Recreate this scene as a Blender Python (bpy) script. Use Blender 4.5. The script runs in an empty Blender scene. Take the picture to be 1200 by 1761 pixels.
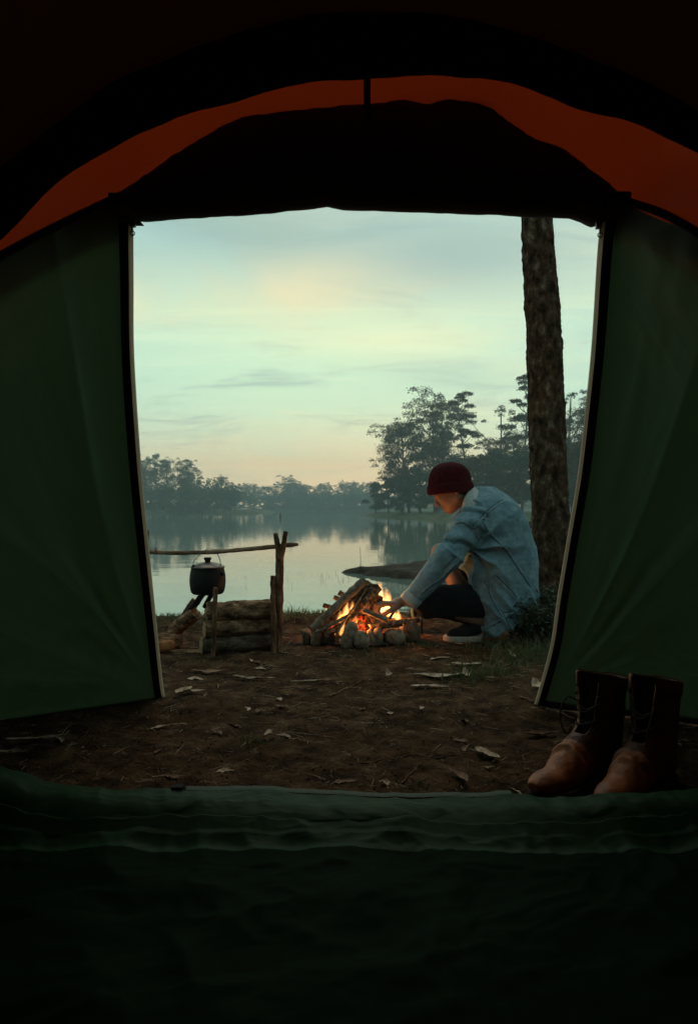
import bpy, bmesh, math, random
import numpy as np
from mathutils import Vector, Matrix
from mathutils.bvhtree import BVHTree
import openvdb as vdb

random.seed(7)
rng = np.random.default_rng(7)
R = math.radians
scene = bpy.context.scene
COL = scene.collection


def lin(r, g, b):
    f = lambda c: (c / 255 / 12.92) if c / 255 <= 0.04045 else ((c / 255 + 0.055) / 1.055) ** 2.4
    return (f(r), f(g), f(b), 1.0)


# ------------------------------------------------------------------ camera, sky, sun, exposure
CAM_Z, HOR = 0.68, 876.0
cam_data = bpy.data.cameras.new('camera')
cam = bpy.data.objects.new('camera', cam_data)
COL.objects.link(cam)
cam.location = (0, 0, CAM_Z)
cam.rotation_euler = (R(90), 0, 0)
cam_data.sensor_fit = 'HORIZONTAL'
cam_data.sensor_width = 24
cam_data.lens = 24
cam_data.shift_y = -0.00375
cam_data.clip_start = 0.02
cam_data.clip_end = 3000
cam_data.dof.use_dof = True
cam_data.dof.focus_distance = 3.75
cam_data.dof.aperture_fstop = 11.0
scene.camera = cam

SUN_EL, SUN_AZ = R(58), R(8)      # azimuth from +Y towards +X
world = bpy.data.worlds.new('World')
scene.world = world
world.use_nodes = True


def build_world():
    nt = world.node_tree
    nt.nodes.clear()
    N = nt.nodes.new
    L = nt.links.new
    out = N('ShaderNodeOutputWorld')
    bg = N('ShaderNodeBackground')
    bg.inputs['Strength'].default_value = 0.1
    L(bg.outputs[0], out.inputs[0])
    sky = N('ShaderNodeTexSky')
    sky.sky_type = 'NISHITA'
    sky.sun_disc = False
    sky.sun_elevation = R(4)
    sky.sun_rotation = SUN_AZ
    tc = N('ShaderNodeTexCoord')
    sep = N('ShaderNodeSeparateXYZ')
    L(tc.outputs['Generated'], sep.inputs[0])

    def math_(op, a, b=None, c=None, clamp=False):
        n = N('ShaderNodeMath')
        n.operation = op
        n.use_clamp = clamp
        for i, v in enumerate((a, b, c)):
            if v is None:
                continue
            if isinstance(v, (int, float)):
                n.inputs[i].default_value = v
            else:
                L(v, n.inputs[i])
        return n.outputs[0]

    def mix(fac, a, b):
        n = N('ShaderNodeMix')
        n.data_type = 'RGBA'
        for sock, v in ((n.inputs[0], fac), (n.inputs[6], a), (n.inputs[7], b)):
            if isinstance(v, (tuple, float, int)):
                sock.default_value = v
            else:
                L(v, sock)
        return n.outputs[2]

    def ramp(fac, stops, interp='EASE'):
        n = N('ShaderNodeValToRGB')
        cr = n.color_ramp
        cr.interpolation = interp
        while len(cr.elements) > 1:
            cr.elements.remove(cr.elements[0])
        cr.elements[0].position = stops[0][0]
        cr.elements[0].color = stops[0][1]
        for p, c in stops[1:]:
            e = cr.elements.new(p)
            e.color = c
        L(fac, n.inputs[0])
        return n.outputs[0]

    zz = math_('MAXIMUM', sep.outputs[2], 0.0)
    # clear gradient between the cloud layers
    base = ramp(zz, [
        (0.0, lin(214, 186, 150)), (0.03, lin(218, 192, 154)), (0.065, lin(216, 206, 164)),
        (0.11, lin(190, 212, 180)), (0.19, lin(182, 211, 180)), (0.27, lin(184, 207, 175)),
        (0.36, lin(142, 174, 170)), (0.48, lin(124, 154, 156)), (1.0, lin(104, 128, 130))], 'LINEAR')
    # sideways the sky turns from warm mint to a cool blue grey
    az = math_('ARCTAN2', sep.outputs[0], sep.outputs[1])
    azd = math_('ABSOLUTE', math_('ADD', az, 0.07))
    side = math_('MULTIPLY', math_('SMOOTHSTEP', azd, 0.10, 0.62) if False else math_('MULTIPLY', math_('SUBTRACT', azd, 0.06, clamp=True), 2.1, clamp=True), 0.85)
    cool = ramp(zz, [(0.0, lin(196, 188, 160)), (0.06, lin(186, 196, 170)), (0.16, lin(160, 194, 180)),
                     (0.30, lin(154, 186, 178)), (0.48, lin(148, 178, 176)), (1.0, lin(100, 126, 132))], 'LINEAR')
    col = mix(side, base, cool)
    # clouds: a layer seen in perspective, streaked sideways
    den = math_('ADD', sep.outputs[2], 0.10)
    cmb = N('ShaderNodeCombineXYZ')
    L(math_('DIVIDE', sep.outputs[0], den), cmb.inputs[0])
    L(math_('DIVIDE', sep.outputs[1], den), cmb.inputs[1])

    def cloud(scale, sx, sy, rot, detail, rough, dist, off):
        mp = N('ShaderNodeMapping')
        L(cmb.outputs[0], mp.inputs[0])
        mp.inputs['Scale'].default_value = (sx, sy, 1)
        mp.inputs['Rotation'].default_value = (0, 0, rot)
        mp.inputs['Location'].default_value = off
        n = N('ShaderNodeTexNoise')
        L(mp.outputs[0], n.inputs['Vector'])
        n.inputs['Scale'].default_value = scale
        n.inputs['Detail'].default_value = detail
        n.inputs['Roughness'].default_value = rough
        n.inputs['Distortion'].default_value = dist
        return n.outputs[0]

    c1 = cloud(1.0, 0.75, 0.9, R(-14), 6, 0.55, 0.6, (2.3, 0.6, 0))
    f1 = ramp(c1, [(0.45, (0, 0, 0, 1)), (0.68, (1, 1, 1, 1))])
    band = ramp(zz, [(0.06, (0, 0, 0, 1)), (0.16, (.55, .55, .55, 1)), (0.27, (1, 1, 1, 1)), (0.40, (.6, .6, .6, 1)), (0.6, (.2, .2, .2, 1))])
    warmth = math_('MULTIPLY', math_('MULTIPLY', f1, band), math_('SUBTRACT', 1.0, math_('MULTIPLY', side, 0.55)))
    col = mix(math_('MULTIPLY', warmth, 0.85), col, lin(214, 208, 166))
    c2 = cloud(1.7, 0.55, 1.15, R(24), 8, 0.64, 1.1, (7.1, 3.2, 0))
    f2 = ramp(c2, [(0.48, (0, 0, 0, 1)), (0.74, (1, 1, 1, 1))])
    col = mix(math_('MULTIPLY', f2, 0.72), col, lin(134, 158, 152))
    c3 = cloud(2.6, 0.22, 1.6, R(3), 8, 0.62, 0.4, (1.7, 9.2, 0))
    f3 = ramp(c3, [(0.50, (0, 0, 0, 1)), (0.72, (1, 1, 1, 1))])
    col = mix(math_('MULTIPLY', f3, 0.40), col, lin(206, 224, 184))
    def blob(az0, el0, wa, we, color, amount, src):
        nonlocal col
        dx = math_('DIVIDE', math_('SUBTRACT', az, R(az0)), R(wa))
        dz = math_('DIVIDE', math_('SUBTRACT', sep.outputs[2], math.sin(R(el0))), math.sin(R(we)))
        e = math_('EXPONENT', math_('MULTIPLY', math_('ADD', math_('MULTIPLY', dx, dx), math_('MULTIPLY', dz, dz)), -1.0))
        k = math_('MULTIPLY', math_('MULTIPLY', e, amount), math_('MULTIPLY', math_('SUBTRACT', src, 0.30), 3.6, clamp=True), clamp=True)
        col = mix(k, col, color)

    # broad cloud bodies of this evening: grey banks above, a peach one at the left, a cream one in the middle
    blob(-11, 21.5, 11, 3.2, lin(126, 152, 146), 0.85, c1)
    blob(8, 19.8, 12, 3.0, lin(130, 158, 156), 0.85, c1)
    blob(-7, 17.0, 11, 2.6, lin(208, 198, 158), 0.75, c1)
    blob(4, 13.6, 10, 1.7, lin(214, 220, 176), 0.70, c2)
    blob(6, 10.5, 10, 1.5, lin(160, 194, 172), 0.60, c1)
    blob(-3, 3.2, 14, 2.6, lin(234, 204, 158), 0.90, c1)
    # the sky opposite the sunset is dimmer
    away = math_('MULTIPLY', math_('SUBTRACT', azd, 0.7), 0.55, clamp=True)
    away = math_('MULTIPLY', away, math_('SUBTRACT', 1.0, math_('MULTIPLY', zz, 0.8)))
    col = mix(math_('MULTIPLY', away, 0.8), col, lin(92, 112, 118))
    mul = N('ShaderNodeVectorMath')
    mul.operation = 'SCALE'
    L(col, mul.inputs[0])
    mul.inputs['Scale'].default_value = 10.0 * SKY_GAIN
    L(mix(0.06, mul.outputs[0], sky.outputs[0]), bg.inputs['Color'])


SKY_GAIN = 1.70
build_world()

sun_data = bpy.data.lights.new('sun', 'SUN')
sun_data.energy = 0.8
sun_data.angle = R(40)
sun_data.color = (1.0, 0.93, 0.80)
sun = bpy.data.objects.new('sun', sun_data)
COL.objects.link(sun)
sun.rotation_euler = Vector((math.sin(SUN_AZ) * math.cos(SUN_EL), math.cos(SUN_AZ) * math.cos(SUN_EL), math.sin(SUN_EL))).to_track_quat('Z', 'Y').to_euler()

vs = scene.view_settings
scene.display_settings.display_device = 'sRGB'
vs.view_transform = 'Standard'
vs.look = 'None'
vs.exposure = 0.0
vs.gamma = 1.0
vs.use_curve_mapping = False
scene.render.engine = 'CYCLES'
cy = scene.cycles
cy.use_denoising = True
cy.max_bounces = 8
cy.diffuse_bounces = 4
cy.glossy_bounces = 3
cy.transparent_max_bounces = 12
cy.transmission_bounces = 4
cy.volume_bounces = 0
cy.caustics_reflective = False
cy.caustics_refractive = False
cy.sample_clamp_indirect = 4.0


# ------------------------------------------------------------------ helpers
def at(px, py, d):
    """point of the place that stands d metres ahead, measured on the photograph"""
    return np.array(((px - 600) / 1200 * d, d, CAM_Z - (py - HOR) / 1200 * d))


def gy(py):
    """distance of level ground seen at that height"""
    return CAM_Z * 1200 / (py - HOR)


def _hash(ix, iy, iz, seed):
    h = (ix.astype(np.uint32) * np.uint32(374761393) + iy.astype(np.uint32) * np.uint32(668265263)
         + iz.astype(np.uint32) * np.uint32(2246822519) + np.uint32(seed * 3266489917 & 0xffffffff))
    h = (h ^ (h >> np.uint32(13))) * np.uint32(1274126177)
    h = (h ^ (h >> np.uint32(16))) * np.uint32(2654435761)
    h = h ^ (h >> np.uint32(15))
    return h.astype(np.float64) / 4294967295.0


def noise(p, seed=0):
    p = np.asarray(p, float)
    i = np.floor(p).astype(np.int64)
    f = p - i
    f = f * f * f * (f * (f * 6 - 15) + 10)
    r = 0
    for dx in (0, 1):
        wx = f[..., 0] if dx else 1 - f[..., 0]
        for dy in (0, 1):
            wy = f[..., 1] if dy else 1 - f[..., 1]
            for dz in (0, 1):
                wz = f[..., 2] if dz else 1 - f[..., 2]
                r = r + wx * wy * wz * _hash(i[..., 0] + dx, i[..., 1] + dy, i[..., 2] + dz, seed)
    return r * 2 - 1


def fbm(p, octv=4, seed=0, gain=0.5, lac=2.03):
    p = np.asarray(p, float)
    a, s, t = 1.0, 0.0, 0.0
    for k in range(octv):
        s = s + a * noise(p, seed + k * 17)
        t += a
        a *= gain
        p = p * lac + 11.3
    return s / t


def ridged(p, octv=4, seed=0, gain=0.5):
    p = np.asarray(p, float)
    a, s, t = 1.0, 0.0, 0.0
    for k in range(octv):
        s = s + a * (1 - 2 * np.abs(noise(p, seed + k * 13)))
        t += a
        a *= gain
        p = p * 2.07 + 7.7
    return s / t


def sstep(x, a, b):
    t = np.clip((x - a) / (b - a), 0, 1)
    return t * t * (3 - 2 * t)


def mesh_data(name, verts, faces, mats=(), smooth=True, face_mat=None):
    me = bpy.data.meshes.new(name)
    v = np.asarray(verts, np.float32)
    if isinstance(faces, np.ndarray):
        n, k = faces.shape
        me.vertices.add(len(v))
        me.vertices.foreach_set('co', v.ravel())
        me.loops.add(n * k)
        me.loops.foreach_set('vertex_index', faces.astype(np.int32).ravel())
        me.polygons.add(n)
        me.polygons.foreach_set('loop_start', np.arange(0, n * k, k, dtype=np.int32))
        me.update(calc_edges=True)
    else:
        me.from_pydata([tuple(map(float, x)) for x in v], [], [tuple(int(i) for i in f) for f in faces])
        me.update()
    for m in (mats if isinstance(mats, (list, tuple)) else [mats]):
        me.materials.append(m)
    if smooth:
        me.polygons.foreach_set('use_smooth', np.ones(len(me.polygons), bool))
    if face_mat is not None:
        me.polygons.foreach_set('material_index', np.asarray(face_mat, np.int32))
    me.update()
    return me


def put(name, me, parent=None, loc=None):
    o = bpy.data.objects.new(name, me)
    COL.objects.link(o)
    if parent is not None:
        o.parent = parent
    if loc is not None:
        o.location = loc
    return o


def obj(name, verts, faces, mat, parent=None, smooth=True, origin=None, face_mat=None):
    """one mesh object; verts are world points, origin sets where the object stands"""
    v = np.asarray(verts, float)
    if parent is not None:
        off = world_of(parent)
        o3 = np.array(origin) if origin is not None else off
        me = mesh_data(name, v - o3, faces, mat, smooth, face_mat)
        return put(name, me, parent, tuple(o3 - off))
    o3 = np.array(origin) if origin is not None else np.zeros(3)
    return put(name, mesh_data(name, v - o3, faces, mat, smooth, face_mat), None, tuple(o3))


def world_of(o):
    p = np.array(o.location)
    while o.parent is not None:
        o = o.parent
        p = p + np.array(o.location)
    return p


def tag(o, label=None, cat=None, group=None, kind=None):
    if label:
        o['label'] = label
    if cat:
        o['category'] = cat
    if group:
        o['group'] = group
    if kind:
        o['kind'] = kind
    return o


def thing(name, loc, label, cat, group=None):
    o = bpy.data.objects.new(name, None)
    o.empty_display_size = 0.05
    COL.objects.link(o)
    o.location = tuple(loc)
    return tag(o, label, cat, group)


def copy_tree(o, parent=None):
    c = o.copy()
    COL.objects.link(c)
    c.parent = parent
    for ch in list(o.children):
        copy_tree(ch, c)
    return c


def join(parts):
    V, F, n = [], [], 0
    for v, f in parts:
        V.append(np.asarray(v, float))
        F += [tuple(int(i) + n for i in q) for q in f]
        n += len(v)
    return np.concatenate(V), F


def spline(pts, n):
    """Catmull-Rom through the control points, n samples"""
    P = np.asarray(pts, float)
    P = np.vstack([2 * P[0] - P[1], P, 2 * P[-1] - P[-2]])
    m = len(P) - 3
    t = np.linspace(0, m - 1e-9, n)
    i = t.astype(int)
    u = (t - i)[:, None]
    a, b, c, d = P[i], P[i + 1], P[i + 2], P[i + 3]
    return 0.5 * (2 * b + (c - a) * u + (2 * a - 5 * b + 4 * c - d) * u ** 2 + (3 * b - a - 3 * c + d) * u ** 3)


def arc_spline(pts, n):
    q = spline(pts, 400)
    s = np.concatenate([[0], np.cumsum(np.linalg.norm(np.diff(q, axis=0), axis=1))])
    t = np.linspace(0, s[-1], n)
    return np.stack([np.interp(t, s, q[:, k]) for k in range(q.shape[1])], 1)


def frames(P):
    T = np.gradient(P, axis=0)
    T /= np.linalg.norm(T, axis=1)[:, None] + 1e-12
    n = np.cross(T[0], (0, 0, 1))
    if np.linalg.norm(n) < 1e-3:
        n = np.cross(T[0], (1, 0, 0))
    n /= np.linalg.norm(n)
    Ns = [n]
    for k in range(1, len(P)):
        n = Ns[-1] - T[k] * np.dot(Ns[-1], T[k])
        n /= np.linalg.norm(n) + 1e-12
        Ns.append(n)
    Ns = np.array(Ns)
    return T, Ns, np.cross(T, Ns)


def tube(pts, radii, sides=10, caps=True, rough=0.0, nscale=20.0, seed=0, flat=(1, 1)):
    """lofted tube; rough pushes the skin in and out by noise. Returns verts, faces, cap-face count"""
    P = np.asarray(pts, float)
    r = np.broadcast_to(np.asarray(radii, float), (len(P),))
    T, A, B = frames(P)
    th = np.linspace(0, 2 * np.pi, sides, endpoint=False)
    ring = np.cos(th)[None, :, None] * A[:, None, :] * flat[0] + np.sin(th)[None, :, None] * B[:, None, :] * flat[1]
    V = P[:, None, :] + ring * r[:, None, None]
    if rough:
        V = V + ring * (fbm(V * nscale, 3, seed) * rough)[..., None]
    n, s = len(P), sides
    V = V.reshape(-1, 3)
    F = []
    for i in range(n - 1):
        for j in range(s):
            k = (j + 1) % s
            F.append((i * s + j, i * s + k, (i + 1) * s + k, (i + 1) * s + j))
    if caps:
        V = np.vstack([V, P[0], P[-1]])
        a, b = len(V) - 2, len(V) - 1
        for j in range(s):
            k = (j + 1) % s
            F.append((a, k, j))
            F.append((b, (n - 1) * s + j, (n - 1) * s + k))
    return V, F


def grid_faces(nu, nv, flip=False):
    i, j = np.meshgrid(np.arange(nu - 1), np.arange(nv - 1), indexing='ij')
    a = (i * nv + j).ravel()
    q = np.stack([a, a + nv, a + nv + 1, a + 1], 1)
    return q[:, ::-1] if flip else q


def box(lo, hi):
    x0, y0, z0 = lo
    x1, y1, z1 = hi
    V = [(x0, y0, z0), (x1, y0, z0), (x1, y1, z0), (x0, y1, z0), (x0, y0, z1), (x1, y0, z1), (x1, y1, z1), (x0, y1, z1)]
    F = [(3, 2, 1, 0), (4, 5, 6, 7), (0, 1, 5, 4), (1, 2, 6, 5), (2, 3, 7, 6), (3, 0, 4, 7)]
    return np.array(V, float), F


def lathe(profile, axis_o, sides=32, up=(0, 0, 1)):
    """profile (r, h) turned about the vertical through axis_o"""
    pr = np.asarray(profile, float)
    th = np.linspace(0, 2 * np.pi, sides, endpoint=False)
    V = np.stack([pr[:, 0][:, None] * np.cos(th), pr[:, 0][:, None] * np.sin(th), np.broadcast_to(pr[:, 1][:, None], (len(pr), sides))], -1)
    V = V.reshape(-1, 3) + np.asarray(axis_o)
    F = []
    for i in range(len(pr) - 1):
        for j in range(sides):
            k = (j + 1) % sides
            F.append((i * sides + j, i * sides + k, (i + 1) * sides + k, (i + 1) * sides + j))
    return V, F


def vnormals(V, F):
    F = np.asarray(F)
    n = np.zeros_like(V)
    a, b, c = V[F[:, 0]], V[F[:, 1]], V[F[:, 2]]
    fn = np.cross(b - a, c - a)
    for k in range(F.shape[1]):
        np.add.at(n, F[:, k], fn)
    return n / (np.linalg.norm(n, axis=1)[:, None] + 1e-12)


class SDF:
    """distance field on a grid, turned into a quad mesh"""
    def __init__(self, lo, hi, res):
        self.lo, self.res = np.array(lo, float), res
        n = [int(math.ceil((hi[k] - lo[k]) / res)) + 1 for k in range(3)]
        ax = [(lo[k] + np.arange(n[k]) * res).astype(np.float32) for k in range(3)]
        self.X, self.Y, self.Z = np.meshgrid(*ax, indexing='ij', sparse=True)
        self.d = np.full(n, 9.0, np.float32)

    def cone(self, a, b, r1, r2):
        a, b = np.asarray(a, np.float32), np.asarray(b, np.float32)
        ab = b - a
        L = float(ab @ ab) + 1e-12
        x, y, z = self.X - a[0], self.Y - a[1], self.Z - a[2]
        t = np.clip((x * ab[0] + y * ab[1] + z * ab[2]) / L, 0, 1)
        return np.sqrt((x - t * ab[0]) ** 2 + (y - t * ab[1]) ** 2 + (z - t * ab[2]) ** 2) - (r1 + (r2 - r1) * t)

    def ell(self, c, r, rot=None):
        x, y, z = self.X - c[0], self.Y - c[1], self.Z - c[2]
        if rot is not None:
            M = np.asarray(rot, np.float32)       # rows are the local axes
            x, y, z = (M[k][0] * x + M[k][1] * y + M[k][2] * z for k in range(3))
        k0 = np.sqrt((x / r[0]) ** 2 + (y / r[1]) ** 2 + (z / r[2]) ** 2)
        k1 = np.sqrt((x / r[0] ** 2) ** 2 + (y / r[1] ** 2) ** 2 + (z / r[2] ** 2) ** 2) + 1e-9
        return k0 * (k0 - 1) / k1

    def add(self, f, k=0.0):
        if k <= 0:
            self.d = np.minimum(self.d, f)
        else:
            h = np.clip(0.5 + 0.5 * (self.d - f) / k, 0, 1)
            self.d = self.d + (f - self.d) * h - k * h * (1 - h)
        return self

    def cut(self, f, k=0.0):
        if k <= 0:
            self.d = np.maximum(self.d, -f)
        else:
            h = np.clip(0.5 - 0.5 * (self.d + f) / k, 0, 1)
            self.d = self.d + (-f - self.d) * h + k * h * (1 - h)
        return self

    def mesh(self):
        g = vdb.FloatGrid(9.0)
        g.copyFromArray(np.array(self.d, np.float32, order="C", copy=True))
        v, t, q = g.convertToPolygons(isovalue=0.0, adaptivity=0.0)
        v = v.astype(float) * self.res + self.lo
        q = q.astype(np.int64)
        a, b, c, d = (v[q[:, k]] for k in range(4))
        vol = np.einsum('ij,ij->i', a, np.cross(b, c)).sum() + np.einsum('ij,ij->i', a, np.cross(c, d)).sum()
        if vol < 0:
            q = q[:, ::-1].copy()
        return v, q


# ------------------------------------------------------------------ materials
def material(name, color, rough=0.8, spec=0.3, var=None, nscale=8.0, detail=6, bump=0.0, bscale=60.0, stretch=(1, 1, 1),
             transl=None, sheen=0.0, metallic=0.0, ramp_pos=(0.40, 0.62), bump2=None):
    m = bpy.data.materials.new(name)
    m.use_nodes = True
    nt = m.node_tree
    b = nt.nodes['Principled BSDF']
    b.inputs['Base Color'].default_value = (*color[:3], 1)
    b.inputs['Roughness'].default_value = rough
    b.inputs['Specular IOR Level'].default_value = spec
    b.inputs['Metallic'].default_value = metallic
    if sheen:
        b.inputs['Sheen Weight'].default_value = sheen
    N, L = nt.nodes.new, nt.links.new
    tc = N('ShaderNodeTexCoord')
    mp = N('ShaderNodeMapping')
    mp.inputs['Scale'].default_value = stretch
    L(tc.outputs['Object'], mp.inputs[0])
    if var is not None:
        n = N('ShaderNodeTexNoise')
        n.inputs['Scale'].default_value = nscale
        n.inputs['Detail'].default_value = detail
        n.inputs['Roughness'].default_value = 0.62
        L(mp.outputs[0], n.inputs['Vector'])
        cr = N('ShaderNodeValToRGB')
        cols = [color] + list(var)
        e = cr.color_ramp.elements
        e[0].position, e[0].color = ramp_pos[0], (*cols[0][:3], 1)
        e[1].position, e[1].color = ramp_pos[1], (*cols[-1][:3], 1)
        for i, c in enumerate(cols[1:-1]):
            x = e.new(ramp_pos[0] + (ramp_pos[1] - ramp_pos[0]) * (i + 1) / (len(cols) - 1))
            x.color = (*c[:3], 1)
        L(n.outputs[0], cr.inputs[0])
        L(cr.outputs[0], b.inputs['Base Color'])
    if bump:
        n2 = N('ShaderNodeTexNoise')
        n2.inputs['Scale'].default_value = bscale
        n2.inputs['Detail'].default_value = 6
        L(mp.outputs[0], n2.inputs['Vector'])
        bp = N('ShaderNodeBump')
        bp.inputs['Strength'].default_value = bump
        bp.inputs['Distance'].default_value = 0.01
        L(n2.outputs[0], bp.inputs['Height'])
        L(bp.outputs[0], b.inputs['Normal'])
    if transl is not None:
        t = N('ShaderNodeBsdfTranslucent')
        t.inputs[0].default_value = (*transl[:3], 1)
        a = N('ShaderNodeAddShader')
        L(b.outputs[0], a.inputs[0])
        L(t.outputs[0], a.inputs[1])
        L(a.outputs[0], nt.nodes['Material Output'].inputs[0])
    return m


def emitter(name, color, strength):
    m = bpy.data.materials.new(name)
    m.use_nodes = True
    b = m.node_tree.nodes['Principled BSDF']
    b.inputs['Base Color'].default_value = (0.01, 0.005, 0.004, 1)
    b.inputs['Emission Color'].default_value = (*color[:3], 1)
    b.inputs['Emission Strength'].default_value = strength
    return m


M = {}
M['tent_green'] = material('tent_green', (0.042, 0.076, 0.036), 0.5, 0.3, bump=0.30, bscale=14, transl=(0.0082, 0.0140, 0.0060))
M['tent_orange'] = material('tent_orange', (0.10, 0.02, 0.006), 0.6, 0.3, bump=0.05, bscale=200, transl=(0.105, 0.0085, 0.0012))
M['tent_inner'] = material('tent_inner', (0.06, 0.055, 0.02), 0.9, 0.1, transl=(0.045, 0.11, 0.06))
M['tent_black'] = material('tent_black', (0.004, 0.004, 0.005), 0.8, 0.15, bump=0.1, bscale=150)
M['tent_slate'] = material('tent_slate', (0.006, 0.008, 0.009), 0.85, 0.15)
M['roll_fabric'] = material('roll_fabric', (0.016, 0.016, 0.009), 0.8, 0.15, var=[(0.028, 0.024, 0.013)], nscale=5, bump=0.1, bscale=120)
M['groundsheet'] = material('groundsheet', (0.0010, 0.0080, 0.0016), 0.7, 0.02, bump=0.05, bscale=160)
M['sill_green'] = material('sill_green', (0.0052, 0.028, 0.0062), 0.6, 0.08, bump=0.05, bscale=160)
M['webbing'] = material('webbing', (0.035, 0.055, 0.038), 0.8, 0.2, bump=0.5, bscale=300)
M['zip_tape'] = material('zip_tape', (0.42, 0.39, 0.33), 0.7, 0.3, transl=(0.36, 0.32, 0.26))
M['dark_metal'] = material('dark_metal', (0.03, 0.015, 0.012), 0.4, 0.5, metallic=0.6)
M['soil'] = material('soil', (0.020, 0.010, 0.005), 1.0, 0.05, var=[(0.047, 0.0245, 0.0115), (0.090, 0.049, 0.025)], nscale=11, detail=13, bump=0.9, bscale=110, ramp_pos=(0.38, 0.66))
M['mud'] = material('mud', (0.012, 0.009, 0.006), 0.95, 0.08, var=[(0.030, 0.021, 0.014), (0.055, 0.040, 0.026)], nscale=2.2, detail=12, bump=0.9, bscale=16)
M['bank_green'] = material('bank_green', (0.030, 0.045, 0.018), 0.95, 0.1, var=[(0.06, 0.075, 0.03), (0.085, 0.07, 0.04)], nscale=0.35, detail=8)
M['grass'] = material('grass', (0.035, 0.052, 0.022), 0.8, 0.15, var=[(0.065, 0.080, 0.038), (0.15, 0.115, 0.06)], nscale=3, transl=(0.01, 0.016, 0.004), ramp_pos=(0.40, 0.66))
M['litter'] = material('litter', (0.08, 0.05, 0.03), 0.9, 0.1, var=[(0.16, 0.11, 0.07), (0.28, 0.21, 0.14)], nscale=9)
M['leaf_dry'] = material('leaf_dry', (0.24, 0.145, 0.085), 0.75, 0.2, var=[(0.38, 0.27, 0.18), (0.48, 0.38, 0.28)], nscale=18, bump=0.2, bscale=120)
M['leaf_brown'] = material('leaf_brown', (0.11, 0.055, 0.028), 0.75, 0.2, var=[(0.22, 0.12, 0.068)], nscale=18, bump=0.2, bscale=120)


# ------------------------------------------------------------------ ground, lake, banks
def bank_y(x):
    q = np.stack([x * 0.9, x * 0 + 3.1, x * 0], -1)
    return 4.42 + 0.16 * fbm(q, 3, 5) + 0.02 * x + 0.35 * sstep(x, 1.2, 2.6)


def ground_h(x, y):
    p = np.stack([x, y, np.zeros_like(x)], -1)
    h = 0.030 * fbm(p * 1.1, 3, 1) + 0.012 * fbm(p * 5, 3, 2) + 0.007 * ridged(p * 16, 3, 3)
    h = h - 0.012
    e = y - bank_y(x)
    h = h + 0.035 * np.exp(-(e + 0.25) ** 2 / 0.08)
    return h - 0.75 * sstep(e, -0.05, 0.75)


def gh(x, y):
    return float(ground_h(np.array([x], float), np.array([y], float))[0])


def build_ground():
    xs = np.concatenate([np.linspace(-60, -5, 30), np.linspace(-4.6, -1.9, 28), np.arange(-1.8, 2.3, 0.011), np.linspace(2.36, 5, 28), np.linspace(5.6, 60, 30)])
    ys = np.concatenate([np.linspace(-60, -2, 24), np.linspace(-1.6, 1.25, 16), np.arange(1.3, 5.4, 0.013)])
    X, Y = np.meshgrid(xs, ys, indexing='ij')
    Z = ground_h(X, Y)
    fine = (np.abs(X) < 2.4) & (Y > 1.25)
    pp = np.stack([X, Y, 0 * X], -1)
    Z = Z + np.where(fine, 0.004 * ridged(pp * 45, 2, 9) + 0.003 * noise(pp * 95, 4), 0)
    V = np.stack([X, Y, Z], -1).reshape(-1, 3)
    o = obj('ground', V, grid_faces(len(xs), len(ys)), M['soil'])
    tag(o, 'bare reddish brown dirt of the camp clearing in front of the tent', None, kind='structure')


build_ground()
WZ = -0.35


def poly_sdf(X, Y, P):
    P = np.asarray(P, float)
    d = np.full(X.shape, 1e9)
    s = np.ones(X.shape)
    n = len(P)
    j = n - 1
    for i in range(n):
        ex, ey = P[j, 0] - P[i, 0], P[j, 1] - P[i, 1]
        wx, wy = X - P[i, 0], Y - P[i, 1]
        t = np.clip((wx * ex + wy * ey) / (ex * ex + ey * ey), 0, 1)
        d = np.minimum(d, (wx - ex * t) ** 2 + (wy - ey * t) ** 2)
        c1, c2, c3 = Y >= P[i, 1], Y < P[j, 1], ex * wy > ey * wx
        s = np.where((c1 & c2 & c3) | (~c1 & ~c2 & ~c3), -s, s)
        j = i
    return -s * np.sqrt(d)      # positive inside


def land(name, poly, xs, ys, mat, label, slope, top, seed, wob, nsc):
    X, Y = np.meshgrid(xs, ys, indexing='ij')
    p = np.stack([X, Y, 0 * X], -1)
    e = poly_sdf(X, Y, poly) + wob * fbm(p * nsc, 4, seed)
    Z = WZ - 0.12 + np.clip(e * slope, -0.6, 0.12) + top * sstep(e, 0, top / slope * 1.2) + top * 0.12 * fbm(p * nsc * 3, 4, seed + 3) * (e > 0)
    V = np.stack([X, Y, Z], -1).reshape(-1, 3)
    return tag(obj(name, V, grid_faces(len(xs), len(ys)), mat), label, None, kind='structure')


PROM = [(1.6, 116), (4.5, 95), (9.5, 75), (12.5, 55), (15, 40), (26, 27), (90, 20), (90, 210), (14, 190), (3, 135)]
land('promontory', PROM, np.linspace(-6, 100, 170), np.linspace(15, 215, 260), M['bank_green'],
     'grassy promontory with a muddy edge reaching into the lake from the right', 0.25, 0.55, 21, 1.6, 0.12)
PH = lambda x, y: WZ + 0.5
land('left_bank', [(-24, 176), (-45, 166), (-95, 150), (-260, 140), (-260, 420), (-30, 420)], np.linspace(-270, -10, 140), np.linspace(130, 420, 120),
     M['bank_green'], 'low wooded bank across the lake at left', 0.3, 0.8, 31, 4, 0.05)
land('far_bank', [(-300, 268), (-60, 266), (0, 262), (60, 258), (400, 250), (400, 500), (-300, 500)], np.linspace(-410, 410, 120), np.linspace(235, 408, 60),
     M['bank_green'], 'far wooded shore of the lake', 0.3, 1.2, 41, 4, 0.05)
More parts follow.
